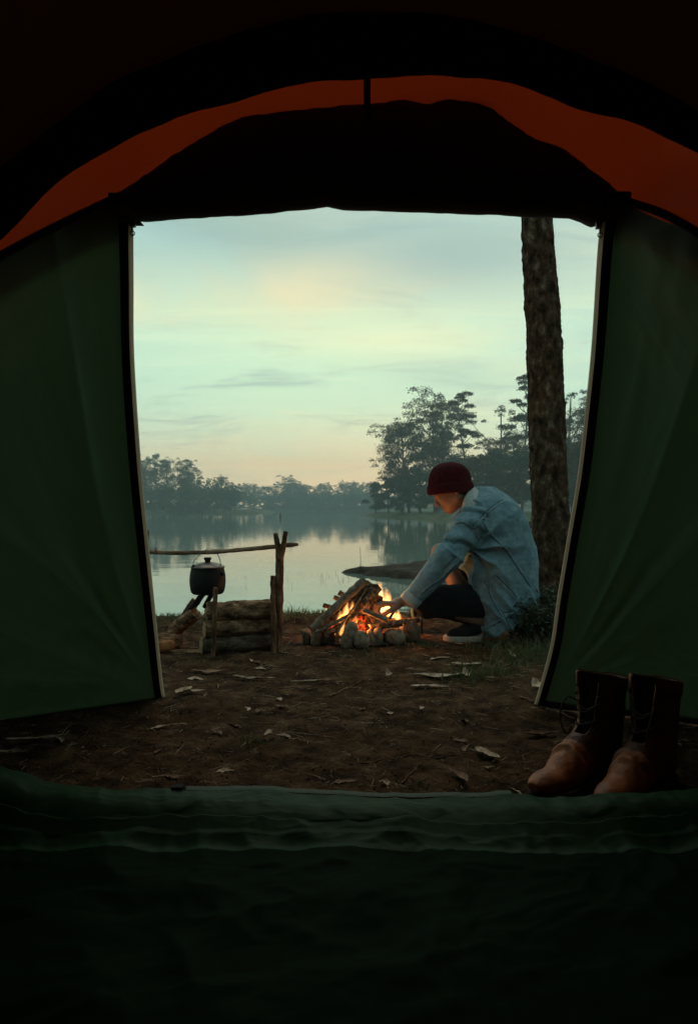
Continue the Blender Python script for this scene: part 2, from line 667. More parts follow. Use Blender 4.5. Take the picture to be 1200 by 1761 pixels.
land('mud_spit', [(-0.3, 11.4), (0.1, 10.5), (0.9, 9.7), (2.0, 9.5), (3.5, 8.2), (9, 7), (22, 9), (22, 14.8), (4, 14.4), (1.4, 13.6), (0.4, 12.3)],
     np.linspace(-1.2, 20, 260), np.linspace(6, 15, 120), M['mud'], 'low dark mud spit reaching into the lake behind the crouching person', 0.22, 0.10, 51, 0.45, 2.2)

water_m = bpy.data.materials.new('lake_water')
water_m.use_nodes = True


def build_water():
    nt = water_m.node_tree
    b = nt.nodes['Principled BSDF']
    b.inputs['Base Color'].default_value = (0.11, 0.165, 0.135, 1)
    b.inputs['Roughness'].default_value = 0.03
    b.inputs['IOR'].default_value = 3.0
    N, L = nt.nodes.new, nt.links.new
    tc = N('ShaderNodeTexCoord')
    hs = []
    for sc, (sx, sy), det in ((1.0, (0.7, 1.6), 3), (5.0, (0.7, 1.4), 2)):
        mp = N('ShaderNodeMapping')
        mp.inputs['Scale'].default_value = (sx, sy, 1)
        L(tc.outputs['Object'], mp.inputs[0])
        n = N('ShaderNodeTexNoise')
        n.inputs['Scale'].default_value = sc
        n.inputs['Detail'].default_value = det
        L(mp.outputs[0], n.inputs['Vector'])
        hs.append(n.outputs[0])
    b1 = N('ShaderNodeBump')
    b1.inputs['Strength'].default_value = 0.12
    b1.inputs['Distance'].default_value = 0.03
    L(hs[0], b1.inputs['Height'])
    b2 = N('ShaderNodeBump')
    b2.inputs['Strength'].default_value = 0.07
    b2.inputs['Distance'].default_value = 0.004
    L(hs[1], b2.inputs['Height'])
    L(b1.outputs[0], b2.inputs['Normal'])
    L(b2.outputs[0], b.inputs['Normal'])


build_water()
V = [(-410, 3.9, WZ), (410, 3.9, WZ), (410, 405, WZ), (-410, 405, WZ)]
tag(obj('lake_water', V, [(0, 1, 2, 3)], water_m), 'calm lake mirroring the pale green evening sky', None, kind='structure')
Vb, Fb = box((-480, -65, -1.6), (480, 415, -1.3))
tag(obj('lake_bed', Vb, Fb, M['mud']), 'dark ground under the lake running to the horizon', None, kind='structure')

# ------------------------------------------------------------------ far trees
M['bark_far'] = material('bark_far', (0.10, 0.085, 0.07), 0.9, 0.1)
M['leaf_warm'] = material('leaf_warm', (0.036, 0.023, 0.009), 0.85, 0.05, var=[(0.070, 0.045, 0.018)], nscale=0.5, transl=(0.020, 0.011, 0.003))
M['leaf_cool'] = material('leaf_cool', (0.022, 0.032, 0.018), 0.75, 0.2, var=[(0.042, 0.055, 0.03)], nscale=0.5, transl=(0.006, 0.01, 0.003))


def leaf_cloud(centers, radii, n, size, seed):
    """many leaf-sized faces spread through flattened clumps"""
    g = np.random.default_rng(seed)
    C = np.asarray(centers, float)
    Rr = np.asarray(radii, float)
    w = Rr[:, 0] * Rr[:, 0]
    idx = g.choice(len(C), n, p=w / w.sum())
    u = g.normal(size=(n, 3))
    u /= np.linalg.norm(u, axis=1)[:, None]
    u[:, 2] = np.where(u[:, 2] < -0.35, -u[:, 2] * 0.6, u[:, 2])
    rr = g.uniform(0.25, 1.0, n) ** 0.5
    P = C[idx] + u * rr[:, None] * Rr[idx]
    P += 0.22 * Rr[idx] * g.normal(size=(n, 3)) * (g.random(n) < 0.25)[:, None]
    a = g.normal(size=(n, 3))
    a /= np.linalg.norm(a, axis=1)[:, None]
    b = np.cross(a, g.normal(size=(n, 3)))
    b /= np.linalg.norm(b, axis=1)[:, None]
    s = size * g.uniform(0.6, 1.4, n)[:, None]
    V = np.stack([P - a * s, P - b * s * 0.45, P + a * s, P + b * s * 0.45], 1).reshape(-1, 3)
    F = np.arange(4 * n).reshape(n, 4)
    return V, F


def tree_mesh(kind, seed):
    """unit-height tree at the origin: trunk mesh and crown mesh"""
    g = np.random.default_rng(seed)
    parts, cen, rad = [], [], []
    lean = g.normal(0, 0.03, 2)
    if kind == 'slim':       # one stem with flat tiers
        top = 0.95
        tr = spline([(0, 0, 0), (lean[0] * .4, lean[1] * .4, 0.4), (lean[0], lean[1], 0.75), (lean[0] * 1.1, lean[1] * 1.1, top)], 12)
        parts.append(tube(tr, np.linspace(0.011, 0.003, 12), 6))
        tiers = [(0.42, .09, 3), (0.55, .085, 3), (0.66, .10, 4), (0.80, .17, 5), (0.90, .15, 5), (0.97, .07, 3)]
        for z, sp, n in tiers:
            for k in range(n):
                a = g.uniform(0, 2 * np.pi)
                r = sp * g.uniform(0.35, 1.0)
                c = np.array([lean[0] * z + r * np.cos(a), lean[1] * z + r * np.sin(a), z + g.normal(0, .012)])
                s0 = np.array([lean[0] * z, lean[1] * z, z - 0.06 - 0.3 * r])
                parts.append(tube(spline([s0, (s0 + c) / 2 + (0, 0, -.01), c], 5), np.linspace(.004, .0012, 5), 4))
                cen.append(c)
                q = g.uniform(.035, .055)
                rad.append((q, q, q * 0.5))
        n, size = 6000, 0.0075
    elif kind in ('gum', 'dense', 'sparse'):
        nb, zmin, sp = {'gum': (17, 0.50, .22), 'dense': (28, 0.36, .23), 'sparse': (14, 0.40, .26)}[kind]
        tr = spline([(0, 0, 0), (lean[0], lean[1], 0.35), (lean[0] * 1.6, lean[1] * 1.6, 0.65), (lean[0] * 2, lean[1] * 2, 0.92)], 12)
        parts.append(tube(tr, np.linspace(0.017, 0.004, 12), 6))
        for k in range(nb):
            z = zmin + (1.0 - zmin) * ((k + g.uniform(0, 1)) / nb)
            wid = sp * (0.55 + 0.9 * math.sin(math.pi * min(1, (z - zmin) / (1 - zmin) * 0.75 + 0.15)))
            a = k * 2.4 + g.normal(0, .4)
            r = wid * g.uniform(0.25, 0.95)
            c = np.array([lean[0] * 2 * z + r * np.cos(a), lean[1] * 2 * z + r * np.sin(a), z - 0.03])
            zs = max(0.12, z - 0.14 - 0.5 * r)
            s0 = np.array([lean[0] * 2 * zs, lean[1] * 2 * zs, zs])
            parts.append(tube(spline([s0, s0 * .4 + c * .6 + (0, 0, -.02), c], 6), np.linspace(.007, .0015, 6), 4))
            q = g.uniform(.055, .10) * (1.25 if kind == 'dense' else 0.85 if kind == 'sparse' else 1)
            cen.append(c)
            rad.append((q, q, q * (0.8 if kind == 'dense' else 0.62)))
            for e in range(3):
                cen.append(c + np.array([g.normal(0, q), g.normal(0, q), g.normal(0, q * .6)]))
                rad.append((q * .6, q * .6, q * .42))
        n, size = {'gum': (10000, .0078), 'dense': (17000, .0080), 'sparse': (6500, .0075)}[kind]
    else:                    # low bushy tree
        tr = spline([(0, 0, 0), (.01, 0, .2), (0, .02, .5)], 6)
        parts.append(tube(tr, np.linspace(0.03, 0.012, 6), 6))
        for k in range(26):
            z = g.uniform(0.12, 0.9)
            w = 0.42 * math.sqrt(max(0.05, 1 - ((z - 0.4) / 0.62) ** 2))
            a = g.uniform(0, 2 * np.pi)
            r = w * g.uniform(.1, .95)
            q = g.uniform(.09, .16)
            cen.append((r * np.cos(a), r * np.sin(a), z))
            rad.append((q, q, q * .7))
        n, size = 11000, 0.016
    tv, tf = join(parts)
    cv, cf = leaf_cloud(cen, rad, n, size, seed + 1)
    return mesh_data('trunk', tv, tf, M['bark_far']), (cv, cf)


PROTO = {}
for kd, seeds in (('slim', (3, 8)), ('gum', (11, 12, 13)), ('dense', (21, 22)), ('sparse', (31, 32)), ('bush', (41, 42, 43))):
    for k, s in enumerate(seeds):
        tm, (cv, cf) = tree_mesh(kd, s)
        for tone in ('warm', 'cool'):
            PROTO[kd, k, tone] = (tm, mesh_data('crown', cv, cf, M['leaf_' + tone], smooth=False))


def far_tree(name, kd, var, tone, px, top, d, label, wide=1.0, base=None, group=None, rot=None):
    x = (px - 600) / 1200 * d
    z0 = WZ + 0.25 if base is None else base
    ztop = CAM_Z - (top - HOR) / 1200 * d
    h = ztop - z0
    t = thing(name, (x, d, z0), label, 'tree', group)
    t.scale = (h * wide, h * wide, h)
    t.rotation_euler = (0, 0, random.uniform(0, 6.28) if rot is None else rot)
    tm, cm = PROTO[kd, var, tone]
    put('trunk', tm, t)
    put('crown', cm, t)
    return t


G1 = 'tall trees on the promontory'
far_tree('gum_tree', 'dense', 0, 'warm', 704, 728, 98, 'broad dense gum tree at the water end of the promontory', 1.0, group=G1)
far_tree('gum_tree', 'gum', 0, 'warm', 690, 728, 104, 'ragged gum tree with a lone flat tuft on top, outermost of the promontory', 0.65, group=G1)
far_tree('gum_tree', 'dense', 1, 'warm', 748, 680, 100, 'tall dense gum tree rising just above the red beanie', 0.88, group=G1)
far_tree('gum_tree', 'gum', 1, 'warm', 765, 690, 108, 'gum tree pressed against the tall dense one, on its right', 0.8, group=G1)
far_tree('slim_gum_tree', 'slim', 0, 'warm', 808, 671, 94, 'slender gum tree with flat umbrella tiers, standing clear of its neighbours', 1.0, group=G1)
far_tree('gum_tree', 'sparse', 0, 'warm', 860, 700, 92, 'sparse gum tree with open see-through crown left of the big trunk', 0.95, group=G1)
far_tree('gum_tree', 'gum', 2, 'warm', 838, 756, 88, 'low ragged gum tree between the slender one and the open-crowned one', 0.85, group=G1)
far_tree('slim_gum_tree', 'slim', 1, 'warm', 897, 640, 86, 'tallest slender gum tree half hidden behind the big trunk', 1.05, group=G1)
far_tree('gum_tree', 'sparse', 1, 'cool', 976, 664, 88, 'gum tree seen just right of the big trunk', 0.8, group=G1)
far_tree('gum_tree', 'dense', 0, 'warm', 1010, 706, 80, 'dense gum tree at the edge of the right door flap', 0.9, group=G1)
far_tree('gum_tree', 'dense', 1, 'warm', 885, 742, 98, 'dense gum tree filling the gap directly left of the big trunk', 0.9, group=G1)
G2 = 'bushy trees along the promontory shore'
for (px, top, d, var, w, lb) in (
        (646, 826, 112, 0, .9, 'low dark bushy tree at the very tip of the promontory'),
        (668, 816, 106, 1, .85, 'dark rounded tree second from the tip of the promontory'),
        (692, 812, 96, 2, .9, 'dark rounded tree under the broad gum at the tip'),
        (722, 800, 92, 0, .9, 'bushy dark tree between the broad gum and the red beanie'),
        (785, 768, 100, 1, .9, 'rounded bushy tree showing above the beanie crown'),
        (822, 776, 82, 2, .95, 'bushy tree behind the denim collar'),
        (852, 770, 78, 0, .95, 'bushy tree above the denim shoulder'),
        (888, 764, 74, 1, .95, 'bushy tree beside the big trunk, on its left'),
        (985, 752, 70, 2, .9, 'bushy tree right of the big trunk'),
        (1005, 748, 64, 0, .9, 'bushy tree next to the right door flap'),
        (806, 815, 70, 1, 1.0, 'low shrubby tree near the muddy edge behind the person'),
        (755, 810, 86, 2, .9, 'bushy tree hidden mostly behind the beanie')):
    far_tree('bushy_tree', 'bush', var, 'cool' if px < 700 else random.choice(('cool', 'warm')), px, top, d, lb, w, group=G2)
G3 = 'trees on the left bank across the lake'
for (px, top, d, kd, var, w, lb) in (
        (250, 783, 168, 'gum', 0, .8, 'hazy gum tree with a domed top, tallest by the left door flap'),
        (267, 781, 172, 'gum', 1, .7, 'hazy gum tree with a paired dome, second from the left door flap'),
        (286, 790, 168, 'dense', 0, .8, 'hazy dense gum tree, third from the left door flap'),
        (306, 788, 172, 'gum', 2, .75, 'hazy gum tree with the high split crown, fourth from the left door flap'),
        (322, 800, 168, 'dense', 1, .8, 'hazy gum tree whose crown steps down to the right'),
        (337, 812, 174, 'gum', 0, .8, 'lower hazy gum tree at the right end of the tall left group'),
        (238, 796, 166, 'dense', 1, .8, 'hazy gum tree cut by the left door flap'),
        (362, 824, 178, 'sparse', 0, .8, 'thin hazy tree right of the tall left group'),
        (384, 820, 172, 'dense', 0, .85, 'rounded hazy tree standing before the far shore at left'),
        (404, 830, 176, 'gum', 1, .9, 'low hazy tree above the crossbar post, at the end of the left bank')):
    far_tree('gum_tree', kd, var, 'cool', px, top, d, lb, w, base=WZ + .4, group=G3)
for (px, top, d, var) in ((262, 836, 160, 0), (292, 832, 160, 1), (320, 836, 162, 2), (345, 838, 166, 0), (370, 842, 168, 1), (395, 842, 172, 2)):
    far_tree('bushy_tree', 'bush', var, 'cool', px, top, d, 'hazy rounded tree low on the left bank at the water', 1.15, base=WZ + .3, group='low trees at the water on the left bank')
G4 = 'trees along the far shore'
for k in range(34):
    px = 395 + 250 * (k + random.uniform(-.4, .4)) / 34
    top = 838 - 10 * random.random() - (9 if k in (13, 27) else 0)
    kd = random.choice(('gum', 'dense', 'sparse', 'slim', 'dense'))
    far_tree('gum_tree', kd, random.choice((0, 1)), 'cool', px, top, random.uniform(268, 300),
             'small hazy tree in the misty row along the far shore', random.uniform(.8, 1.2), base=WZ + .6, group=G4)
for k in range(20):
    px = 385 + 270 * (k + random.uniform(-.4, .4)) / 20
    far_tree('bushy_tree', 'bush', random.choice((0, 1, 2)), 'cool', px, 850 + random.uniform(-6, 4), random.uniform(264, 270),
             'small hazy bush at the waterline of the far shore', random.uniform(1.2, 1.7), base=WZ + .3, group='bushes along the far waterline')
# woods that read as one mass behind the rows
wv, wf, n0 = [], [], 0
g = np.random.default_rng(5)
cen, rad = [], []
for k in range(420):
    x = g.uniform(-330, 120)
    y = g.uniform(285, 330) if x > -32 else g.uniform(172, 250)
    hh = g.uniform(6, 9.5)
    cen.append((x, y, hh * .5))
    rad.append((6, 6, hh * .5))
for k in range(150):
    x = g.uniform(9, 80)
    y = g.uniform(78, 150) if x > 26 else g.uniform(112, 150)
    hh = g.uniform(6, 10)
    cen.append((x, y, hh * .45))
    rad.append((4, 4, hh * .5))
for k in range(260):
    x = g.uniform(-330, 110)
    cen.append((x, g.uniform(268, 290) if x > -32 else g.uniform(158, 176) + max(0, (x + 60) * .25) + (0 if x > -90 else -6), WZ + 1.2))
    rad.append((6, 3, 2.0))
cv, cf = leaf_cloud(cen, rad, 190000, 0.42, 77)
tag(obj('woods', cv, cf, M['leaf_cool'], smooth=False), 'misty mass of woods behind the shore trees', None, kind='stuff')
sv, sf = tube(spline([at(482, 892, 118), at(482.3, 888, 118), at(482, 882.5, 118)], 5), [.13, .12, .07], 8) if False else tube(np.linspace(at(482, 893, 90), at(482, 881.5, 90), 5), [.16, .15, .13, .12, .08], 8)
tag(obj('stake', sv, sf, M['bark_far']), 'tiny dark stake sticking out of the far water, left of the campfire', 'stake')

# air of the place: pale haze
def haze():
    v, f = box((-500, -70, -2.6), (500, 420, 30))
    o = obj('haze', v, f, None, smooth=False)
    m = bpy.data.materials.new('haze_air')
    m.use_nodes = True
    nt = m.node_tree
    nt.nodes.clear()
    out = nt.nodes.new('ShaderNodeOutputMaterial')
    pv = nt.nodes.new('ShaderNodeVolumePrincipled')
    pv.inputs['Color'].default_value = (0.66, 0.86, 0.86, 1)
    pv.inputs['Density'].default_value = 0.0022
    pv.inputs['Anisotropy'].default_value = 0.2
    nt.links.new(pv.outputs[0], out.inputs['Volume'])
    o.data.materials.clear()
    o.data.materials.append(m)
    tag(o, 'pale bluish haze over the lake', None, kind='stuff')


haze()


# ------------------------------------------------------------------ tent
tent = thing('tent', (0, 1.3, 0), 'dark green tent seen from inside, with open zipped door and orange strip overhead', 'tent')


def coons(top, bot, lef, rig, nu, nv):
    """surface from its four edges: top/bot run along u, lef/rig along v"""
    c0, c1 = arc_spline(top, nu), arc_spline(bot, nu)
    d0, d1 = arc_spline(lef, nv), arc_spline(rig, nv)
    u = np.linspace(0, 1, nu)[:, None, None]
    v = np.linspace(0, 1, nv)[None, :, None]
    S = (1 - v) * c0[:, None] + v * c1[:, None] + (1 - u) * d0[None] + u * d1[None]
    S -= (1 - u) * (1 - v) * c0[0] + u * (1 - v) * c0[-1] + (1 - u) * v * c1[0] + u * v * c1[-1]
    return S


def grid_normals(S):
    n = np.cross(np.gradient(S, axis=0), np.gradient(S, axis=1))
    return n / (np.linalg.norm(n, axis=2)[..., None] + 1e-12)


def ribbon(curve, side, w0, w1, lift, thick=0.0015):
    """thin strip along a curve: side = unit vectors across, lift = unit normals; from w0 to w1 across"""
    a, b = curve + side * w0 + lift * thick, curve + side * w1 + lift * thick
    c, d = curve + side * w1, curve + side * w0
    S = np.stack([a, b, c, d, a], 1)
    return S.reshape(-1, 3), grid_faces(len(curve), 5)


def flap(zip_px, top_px, bot_px, out_px, mirror):
    zp = [at(*p) for p in zip_px]
    tp = [at(*p) for p in top_px]
    bp = [at(*p) for p in bot_px]
    op = [at(*p) for p in out_px]
    S = coons(tp, bp, op, zp, 150, 190)
    n = grid_normals(S)
    n *= np.sign(-n[..., 1:2] + 1e-9)          # towards the inside
    U, Vv = np.meshgrid(np.linspace(0, 1, 150), np.linspace(0, 1, 190), indexing='ij')
    # folds fan out from the pegged corner by the zip, fine creases near the ground
    ax, ay = (1 - U) * 1.15, (1 - Vv) * 1.25
    th = np.arctan2(ay, ax + 1e-6)
    r = np.hypot(ax, ay)
    q = np.stack([th * 2.4, r * 0.8, 0 * r + (3 if mirror else 0)], -1)
    fold = fbm(q * 2.2, 3, 61) * 0.5 + 0.35 * (1 - 2 * np.abs(np.sin(th * 7.5 + 1.3 * noise(q, 62))))
    mask = sstep(r, 0.05, 0.35) * (1 - 0.75 * sstep(r, 0.75, 1.35)) * sstep(1.02 - U, 0, 0.18) * sstep(1 - Vv, 0.0, 0.10)
    D = 0.042 * fold * mask
    q2 = S * np.array([9, 9, 9]) + (3.1 if mirror else 0)
    crease = ridged(q2 * 0.75 + fbm(q2 * .4, 2, 5)[..., None] * 0.9, 3, 63)
    low = sstep(Vv, 0.55, 0.9) * sstep(1 - U, 0.02, 0.2)
    crease = crease + 0.7 * ridged(q2 * 1.7 + fbm(q2 * .8, 2, 6)[..., None] * 0.8, 3, 64) * low
    D = D + 0.008 * crease * (0.25 + 0.75 * low) * sstep(1.0 - U, 0, 0.08) * sstep(1 - Vv, 0, .04)
    # slack vertical sag
    D = D + 0.02 * np.sin(np.pi * U) * np.sin(np.pi * Vv) * (0.6 if mirror else 1.0)
    S = S + n * D[..., None]
    o = obj('door_flap', S.reshape(-1, 3), grid_faces(150, 190), M['tent_green'], tent)
    # bindings along the zip edge
    e = arc_spline(zp, 160)
    into = S[-8, :] - S[-1, :]
    into = np.stack([np.interp(np.linspace(0, 1, 160), np.linspace(0, 1, 190), into[:, k]) for k in range(3)], 1)
    into /= np.linalg.norm(into, axis=1)[:, None]
    nn = np.stack([np.interp(np.linspace(0, 1, 160), np.linspace(0, 1, 190), n[-1, :, k]) for k in range(3)], 1)
    v, f = ribbon(e, into, -0.010, -0.001, nn, 0.003)
    obj('zip_tape', v, f, M['zip_tape'], o, smooth=False)
    v, f = ribbon(e, into, -0.001, 0.022, nn, 0.0045)
    obj('zip_binding', v, f, M['tent_black'], o, smooth=False)
    # teeth
    tv = []
    ee = arc_spline(zp, 420)
    ii = np.stack([np.interp(np.linspace(0, 1, 420), np.linspace(0, 1, 160), into[:, k]) for k in range(3)], 1)
    tt = np.gradient(ee, axis=0)
    tt /= np.linalg.norm(tt, axis=1)[:, None]
    for k in range(420):
        c = ee[k] - ii[k] * 0.0115
        a, b = ii[k] * 0.0018, tt[k] * 0.0013
        m = np.cross(ii[k], tt[k]) * 0.0015
        V8 = [c + sa * a + sb * b + sm * m for sa in (-1, 1) for sb in (-1, 1) for sm in (-1, 1)]
        tv.append((V8, [(0, 1, 3, 2), (4, 6, 7, 5), (0, 4, 5, 1), (2, 3, 7, 6), (0, 2, 6, 4), (1, 5, 7, 3)]))
    v, f = join(tv)
    tag(obj('zip_teeth', v, f, M['zip_tape'], o, smooth=False), kind='stuff')
    # black hem along the ground
    bt = arc_spline(bp, 90)
    s2 = np.tile(np.array([[0, 0, 1.0]]), (90, 1))
    v, f = ribbon(bt, s2, -0.012, 0.016, np.tile(np.array([[0, -1.0, 0]]), (90, 1)), 0.004)
    obj('hem', v, f, M['tent_black'], o, smooth=False)
    return o, e, into, nn


ZL = [(222, 340, 1.63), (220, 379, 1.66), (221, 480, 1.78), (223, 619, 1.93), (235, 800, 2.09), (248, 934, 2.21), (259, 1040, 2.32), (272, 1163, 2.44), (278, 1205, 2.48)]
TL = [(-330, 640, 1.32), (-160, 540, 1.40), (0, 438, 1.50), (110, 376, 1.58), (205, 335, 1.625), (222, 330, 1.63)]
BL = [(-330, 1330, 1.797), (-160, 1280, 2.02), (0, 1245, 2.21), (140, 1224, 2.345), (278, 1205, 2.48)]
OL = [(-330, 640, 1.32), (-335, 860, 1.46), (-333, 1100, 1.63), (-330, 1330, 1.797)]
ZR = [(1046, 345, 1.63), (1042, 385, 1.66), (1036, 440, 1.73), (1026, 587, 1.89), (1016, 688, 1.99), (1001, 816, 2.10), (981, 934, 2.21), (965, 1030, 2.30), (952, 1115, 2.38), (927, 1206, 2.45), (925, 1211, 2.455)]
TR = [(1540, 640, 1.32), (1370, 510, 1.40), (1200, 398, 1.50), (1130, 368, 1.56), (1070, 340, 1.62), (1046, 335, 1.63)]
BR = [(1540, 1330, 1.797), (1370, 1276, 2.04), (1200, 1240, 2.24), (1060, 1223, 2.35), (925, 1211, 2.455)]
OR = [(1540, 640, 1.32), (1545, 860, 1.46), (1543, 1100, 1.63), (1540, 1330, 1.797)]
fl, eL, iL, nL = flap(ZL, TL, BL, OL, False)
fr, eR, iR, nR = flap(ZR, TR, BR, OR, True)
tag(fl, 'left green door flap tied back along its zip')
tag(fr, 'right green door flap with an S-curved zip')

# flysheet roof strip (orange) between the hoop and the door top
HO = [(-330, 640), (-200, 470), (0, 286), (110, 196), (233, 117), (467, 35), (618, 18), (800, 30), (1000, 92), (1200, 200), (1390, 400), (1540, 640)]
HI = [(-420, 800), (-180, 556), (0, 414), (117, 303), (262, 222), (437, 163), (624, 130), (830, 138), (1010, 190), (1200, 262), (1400, 420), (1640, 800)]
BM = [(-330, 640, 1.32), (0, 438, 1.50), (205, 335, 1.625), (330, 285, 1.66), (630, 245, 1.70), (900, 285, 1.67), (1070, 340, 1.62), (1200, 398, 1.50), (1540, 640, 1.32)]
a = arc_spline([at(p[0], p[1], 1.33) for p in HO], 160)
b = arc_spline([at(*p) for p in BM], 160)
# match by sideways position so the strip runs straight to the front
bx = np.stack([np.interp(np.linspace(0, 1, 160), (b[:, 0] - b[0, 0]) / (b[-1, 0] - b[0, 0]), b[:, k]) for k in range(3)], 1)
ax_ = np.stack([np.interp(np.linspace(0, 1, 160), (a[:, 0] - a[0, 0]) / (a[-1, 0] - a[0, 0]), a[:, k]) for k in range(3)], 1)
t = np.linspace(0, 1.12, 34)[None, :, None]
tc_ = np.minimum(t, 1)
S = ax_[:, None] * (1 - tc_) + bx[:, None] * tc_ + (t - tc_) / .12 * np.array([0, 0.10, -0.02])
S[..., 2] += 0.03 * np.sin(np.pi * np.minimum(t[..., 0], 1))
S[..., 2] += 0.010 * ridged(S * 5, 3, 71) * np.sin(np.pi * t[..., 0])
obj('flysheet_roof', S.reshape(-1, 3), grid_faces(160, 34), M['tent_orange'], tent)
# seam between roof and flaps
for rng_ in (slice(0, 54), slice(118, 160)):
    v, f = tube(bx[rng_] - np.array([0, .006, .007]), 0.0095, 8)
    obj('roof_seam', v, f, M['tent_black'], tent)

# black door band of the inner tent along the hoop
o_ = arc_spline([at(p[0], p[1], 1.28) for p in HO], 200)
i_ = arc_spline([at(p[0], p[1], 1.28) for p in HI], 200)
nc = 25
tt = np.linspace(0, 1, nc)[None, :, None]
S = o_[:, None] * (1 - tt) + i_[:, None] * tt
rag = 0.010 * fbm(np.stack([np.linspace(0, 22, 200), np.zeros(200), np.zeros(200)], -1), 3, 81)
S += (i_ - o_)[:, None] / np.linalg.norm(i_ - o_, axis=1)[:, None, None] * (rag[:, None, None] * tt)
S[..., 1] -= 0.035 * np.sin(np.pi * tt[..., 0]) + 0.006 * fbm(S * 14, 3, 82)
fm = np.repeat(((np.arange(nc - 1) > 5) & (np.arange(nc - 1) < 17)).astype(int)[None, :], 199, 0).ravel()
obj('door_band', S.reshape(-1, 3), grid_faces(200, nc), [M['tent_black'], M['tent_slate']], tent, face_mat=fm)
v, f = tube(o_ + np.array([0, 0.012, -0.004]), 0.014, 10)
obj('pole_sleeve', v, f, M['tent_black'], tent)

# inner tent body, closed behind
prof = [(-1.12, 0.0), (-1.06, 0.5), (-0.9, 0.95), (-0.635, 1.295), (-.51, 1.39), (-.385, 1.475), (-.14, 1.566), (0.02, 1.588), (.21, 1.576), (.42, 1.512), (.635, 1.397), (.88, 1.1), (1.05, .6), (1.12, 0)]
pc = arc_spline([(p[0], 0, p[1]) for p in prof], 90)
yy = np.concatenate([np.linspace(1.275, -1.0, 40), [-1.3]])
S = np.zeros((90, len(yy), 3))
for k, y in enumerate(yy):
    s = 1.0 + 0.06 * math.sin(math.pi * min(1, (1.275 - y) / 2.4))
    S[:, k] = pc * np.array([s, 1, s]) + np.array([0, y, 0])
S[:, -1, 2] *= 0.25
S[:, -1, 0] *= 0.4
S += 0.008 * fbm(S * 4, 3, 90)[..., None] * np.array([1, 0, 1])
obj('inner_tent', S.reshape(-1, 3), grid_faces(90, len(yy)), M['tent_inner'], tent)
Vw, Fw = box((-0.6, -1.32, -0.02), (0.6, -1.30, 0.55))
obj('rear_panel', Vw, Fw, M['tent_inner'], tent, smooth=False)

# flysheet body behind the hoop, over the inner tent
fc = [at(-330, 1330, 1.797), at(-333, 1100, 1.63), at(-335, 860, 1.46)] + [at(p[0], p[1], 1.33) for p in HO] + [at(1545, 860, 1.46), at(1543, 1100, 1.63), at(1540, 1330, 1.797)]
fcs = spline(fc, 120)
bk = fcs.copy()
bk[:, 1] = -1.5
bk[:, 0] *= 1.12
bk[:, 2] *= 1.07
t = np.linspace(0, 1, 24)[None, :, None]
S = fcs[:, None] * (1 - t) + bk[:, None] * t
S[..., 0] *= 1 + 0.10 * t[..., 0]
S[..., 2] += 0.03 * np.sin(np.pi * t[..., 0])
obj('flysheet_body', S.reshape(-1, 3), grid_faces(120, 24), M['tent_orange'], tent)
e = S[:, -1]
cpt = np.array([0, -1.55, 0.5])
V = np.vstack([e, cpt])
obj('flysheet_back', V, [(k, k + 1, len(e)) for k in range(len(e) - 1)] + [(len(e) - 1, 0, len(e))], M['tent_orange'], tent)

# rolled-up door above the opening
UP = [(204, 362), (222, 344), (270, 302), (340, 255), (420, 214), (500, 204), (560, 197), (610, 192), (632, 190), (660, 188), (684, 181), (705, 181), (728, 190), (745, 185), (765, 174), (822, 175), (838, 186), (850, 206), (880, 226), (905, 246), (960, 268), (1010, 312), (1042, 338), (1062, 358)]
LO = [(196, 376), (222, 376), (245, 377), (300, 374), (400, 368), (470, 364), (540, 357), (562, 352), (590, 358), (700, 361), (800, 364), (900, 369), (985, 373), (1005, 379), (1026, 386), (1040, 381), (1072, 378)]
px = np.linspace(206, 1060, 230)
up = np.interp(px, *np.array(UP).T)
up = np.convolve(np.pad(up, 3, 'edge'), np.ones(7) / 7, 'valid')
lo = np.interp(px, *np.array(LO).T)
ns = 44
th = np.linspace(0, 2 * np.pi, ns, endpoint=False)
D0 = 1.66
S = np.zeros((230, ns, 3))
for k in range(230):
    zt, zb = at(0, up[k], D0)[2], at(0, lo[k], D0)[2]
    zc, hh = (zt + zb) / 2, (zt - zb) / 2
    hh0 = min(hh, 0.2)
    # cross-section: fat roll on top, flatter hanging lip below
    s = np.sin(th)
    dep = (0.055 + 0.04 * hh0 / 0.1) * np.cos(th) * (1 - 0.35 * (s < 0) * np.abs(s))
    S[k, :, 0] = (px[k] - 600) / 1200 * D0
    S[k, :, 1] = D0 + dep
    S[k, :, 2] = zc + hh * np.sign(s) * np.abs(s) ** 0.8
zz = S[..., 2:3]
D = 0.010 * fbm(S * np.array([5, 14, 14]), 4, 91) + 0.006 * ridged(S * np.array([7, 20, 20]), 3, 92)
S[..., 1] -= D
S[..., 2] += 0.3 * D * (np.sin(th) > 0.2)
V = np.vstack([S.reshape(-1, 3), S[0].mean(0), S[-1].mean(0)])
F = []
for i in range(229):
    for j in range(ns):
        k = (j + 1) % ns
        F.append((i * ns + j, (i + 1) * ns + j, (i + 1) * ns + k, i * ns + k))
for j in range(ns):
    k = (j + 1) % ns
    F.append((230 * ns, j, k))
    F.append((230 * ns + 1, 229 * ns + k, 229 * ns + j))
roll = obj('rolled_door', V, F, M['roll_fabric'], tent)


def strap(px0, py0, px1, py1, d0, d1, w, name):
    c = np.linspace(at(px0, py0, d0), at(px1, py1, d1), 12)
    c[:, 1] -= 0.006 * np.sin(np.linspace(0, np.pi, 12))
    side = np.tile(np.array([[1.0, 0, 0]]), (12, 1))
    v, f = ribbon(c, side, -w / 2, w / 2, np.tile(np.array([[0, -1.0, 0]]), (12, 1)), 0.003)
    return obj(name, v, f, M['tent_black'], tent, smooth=False)


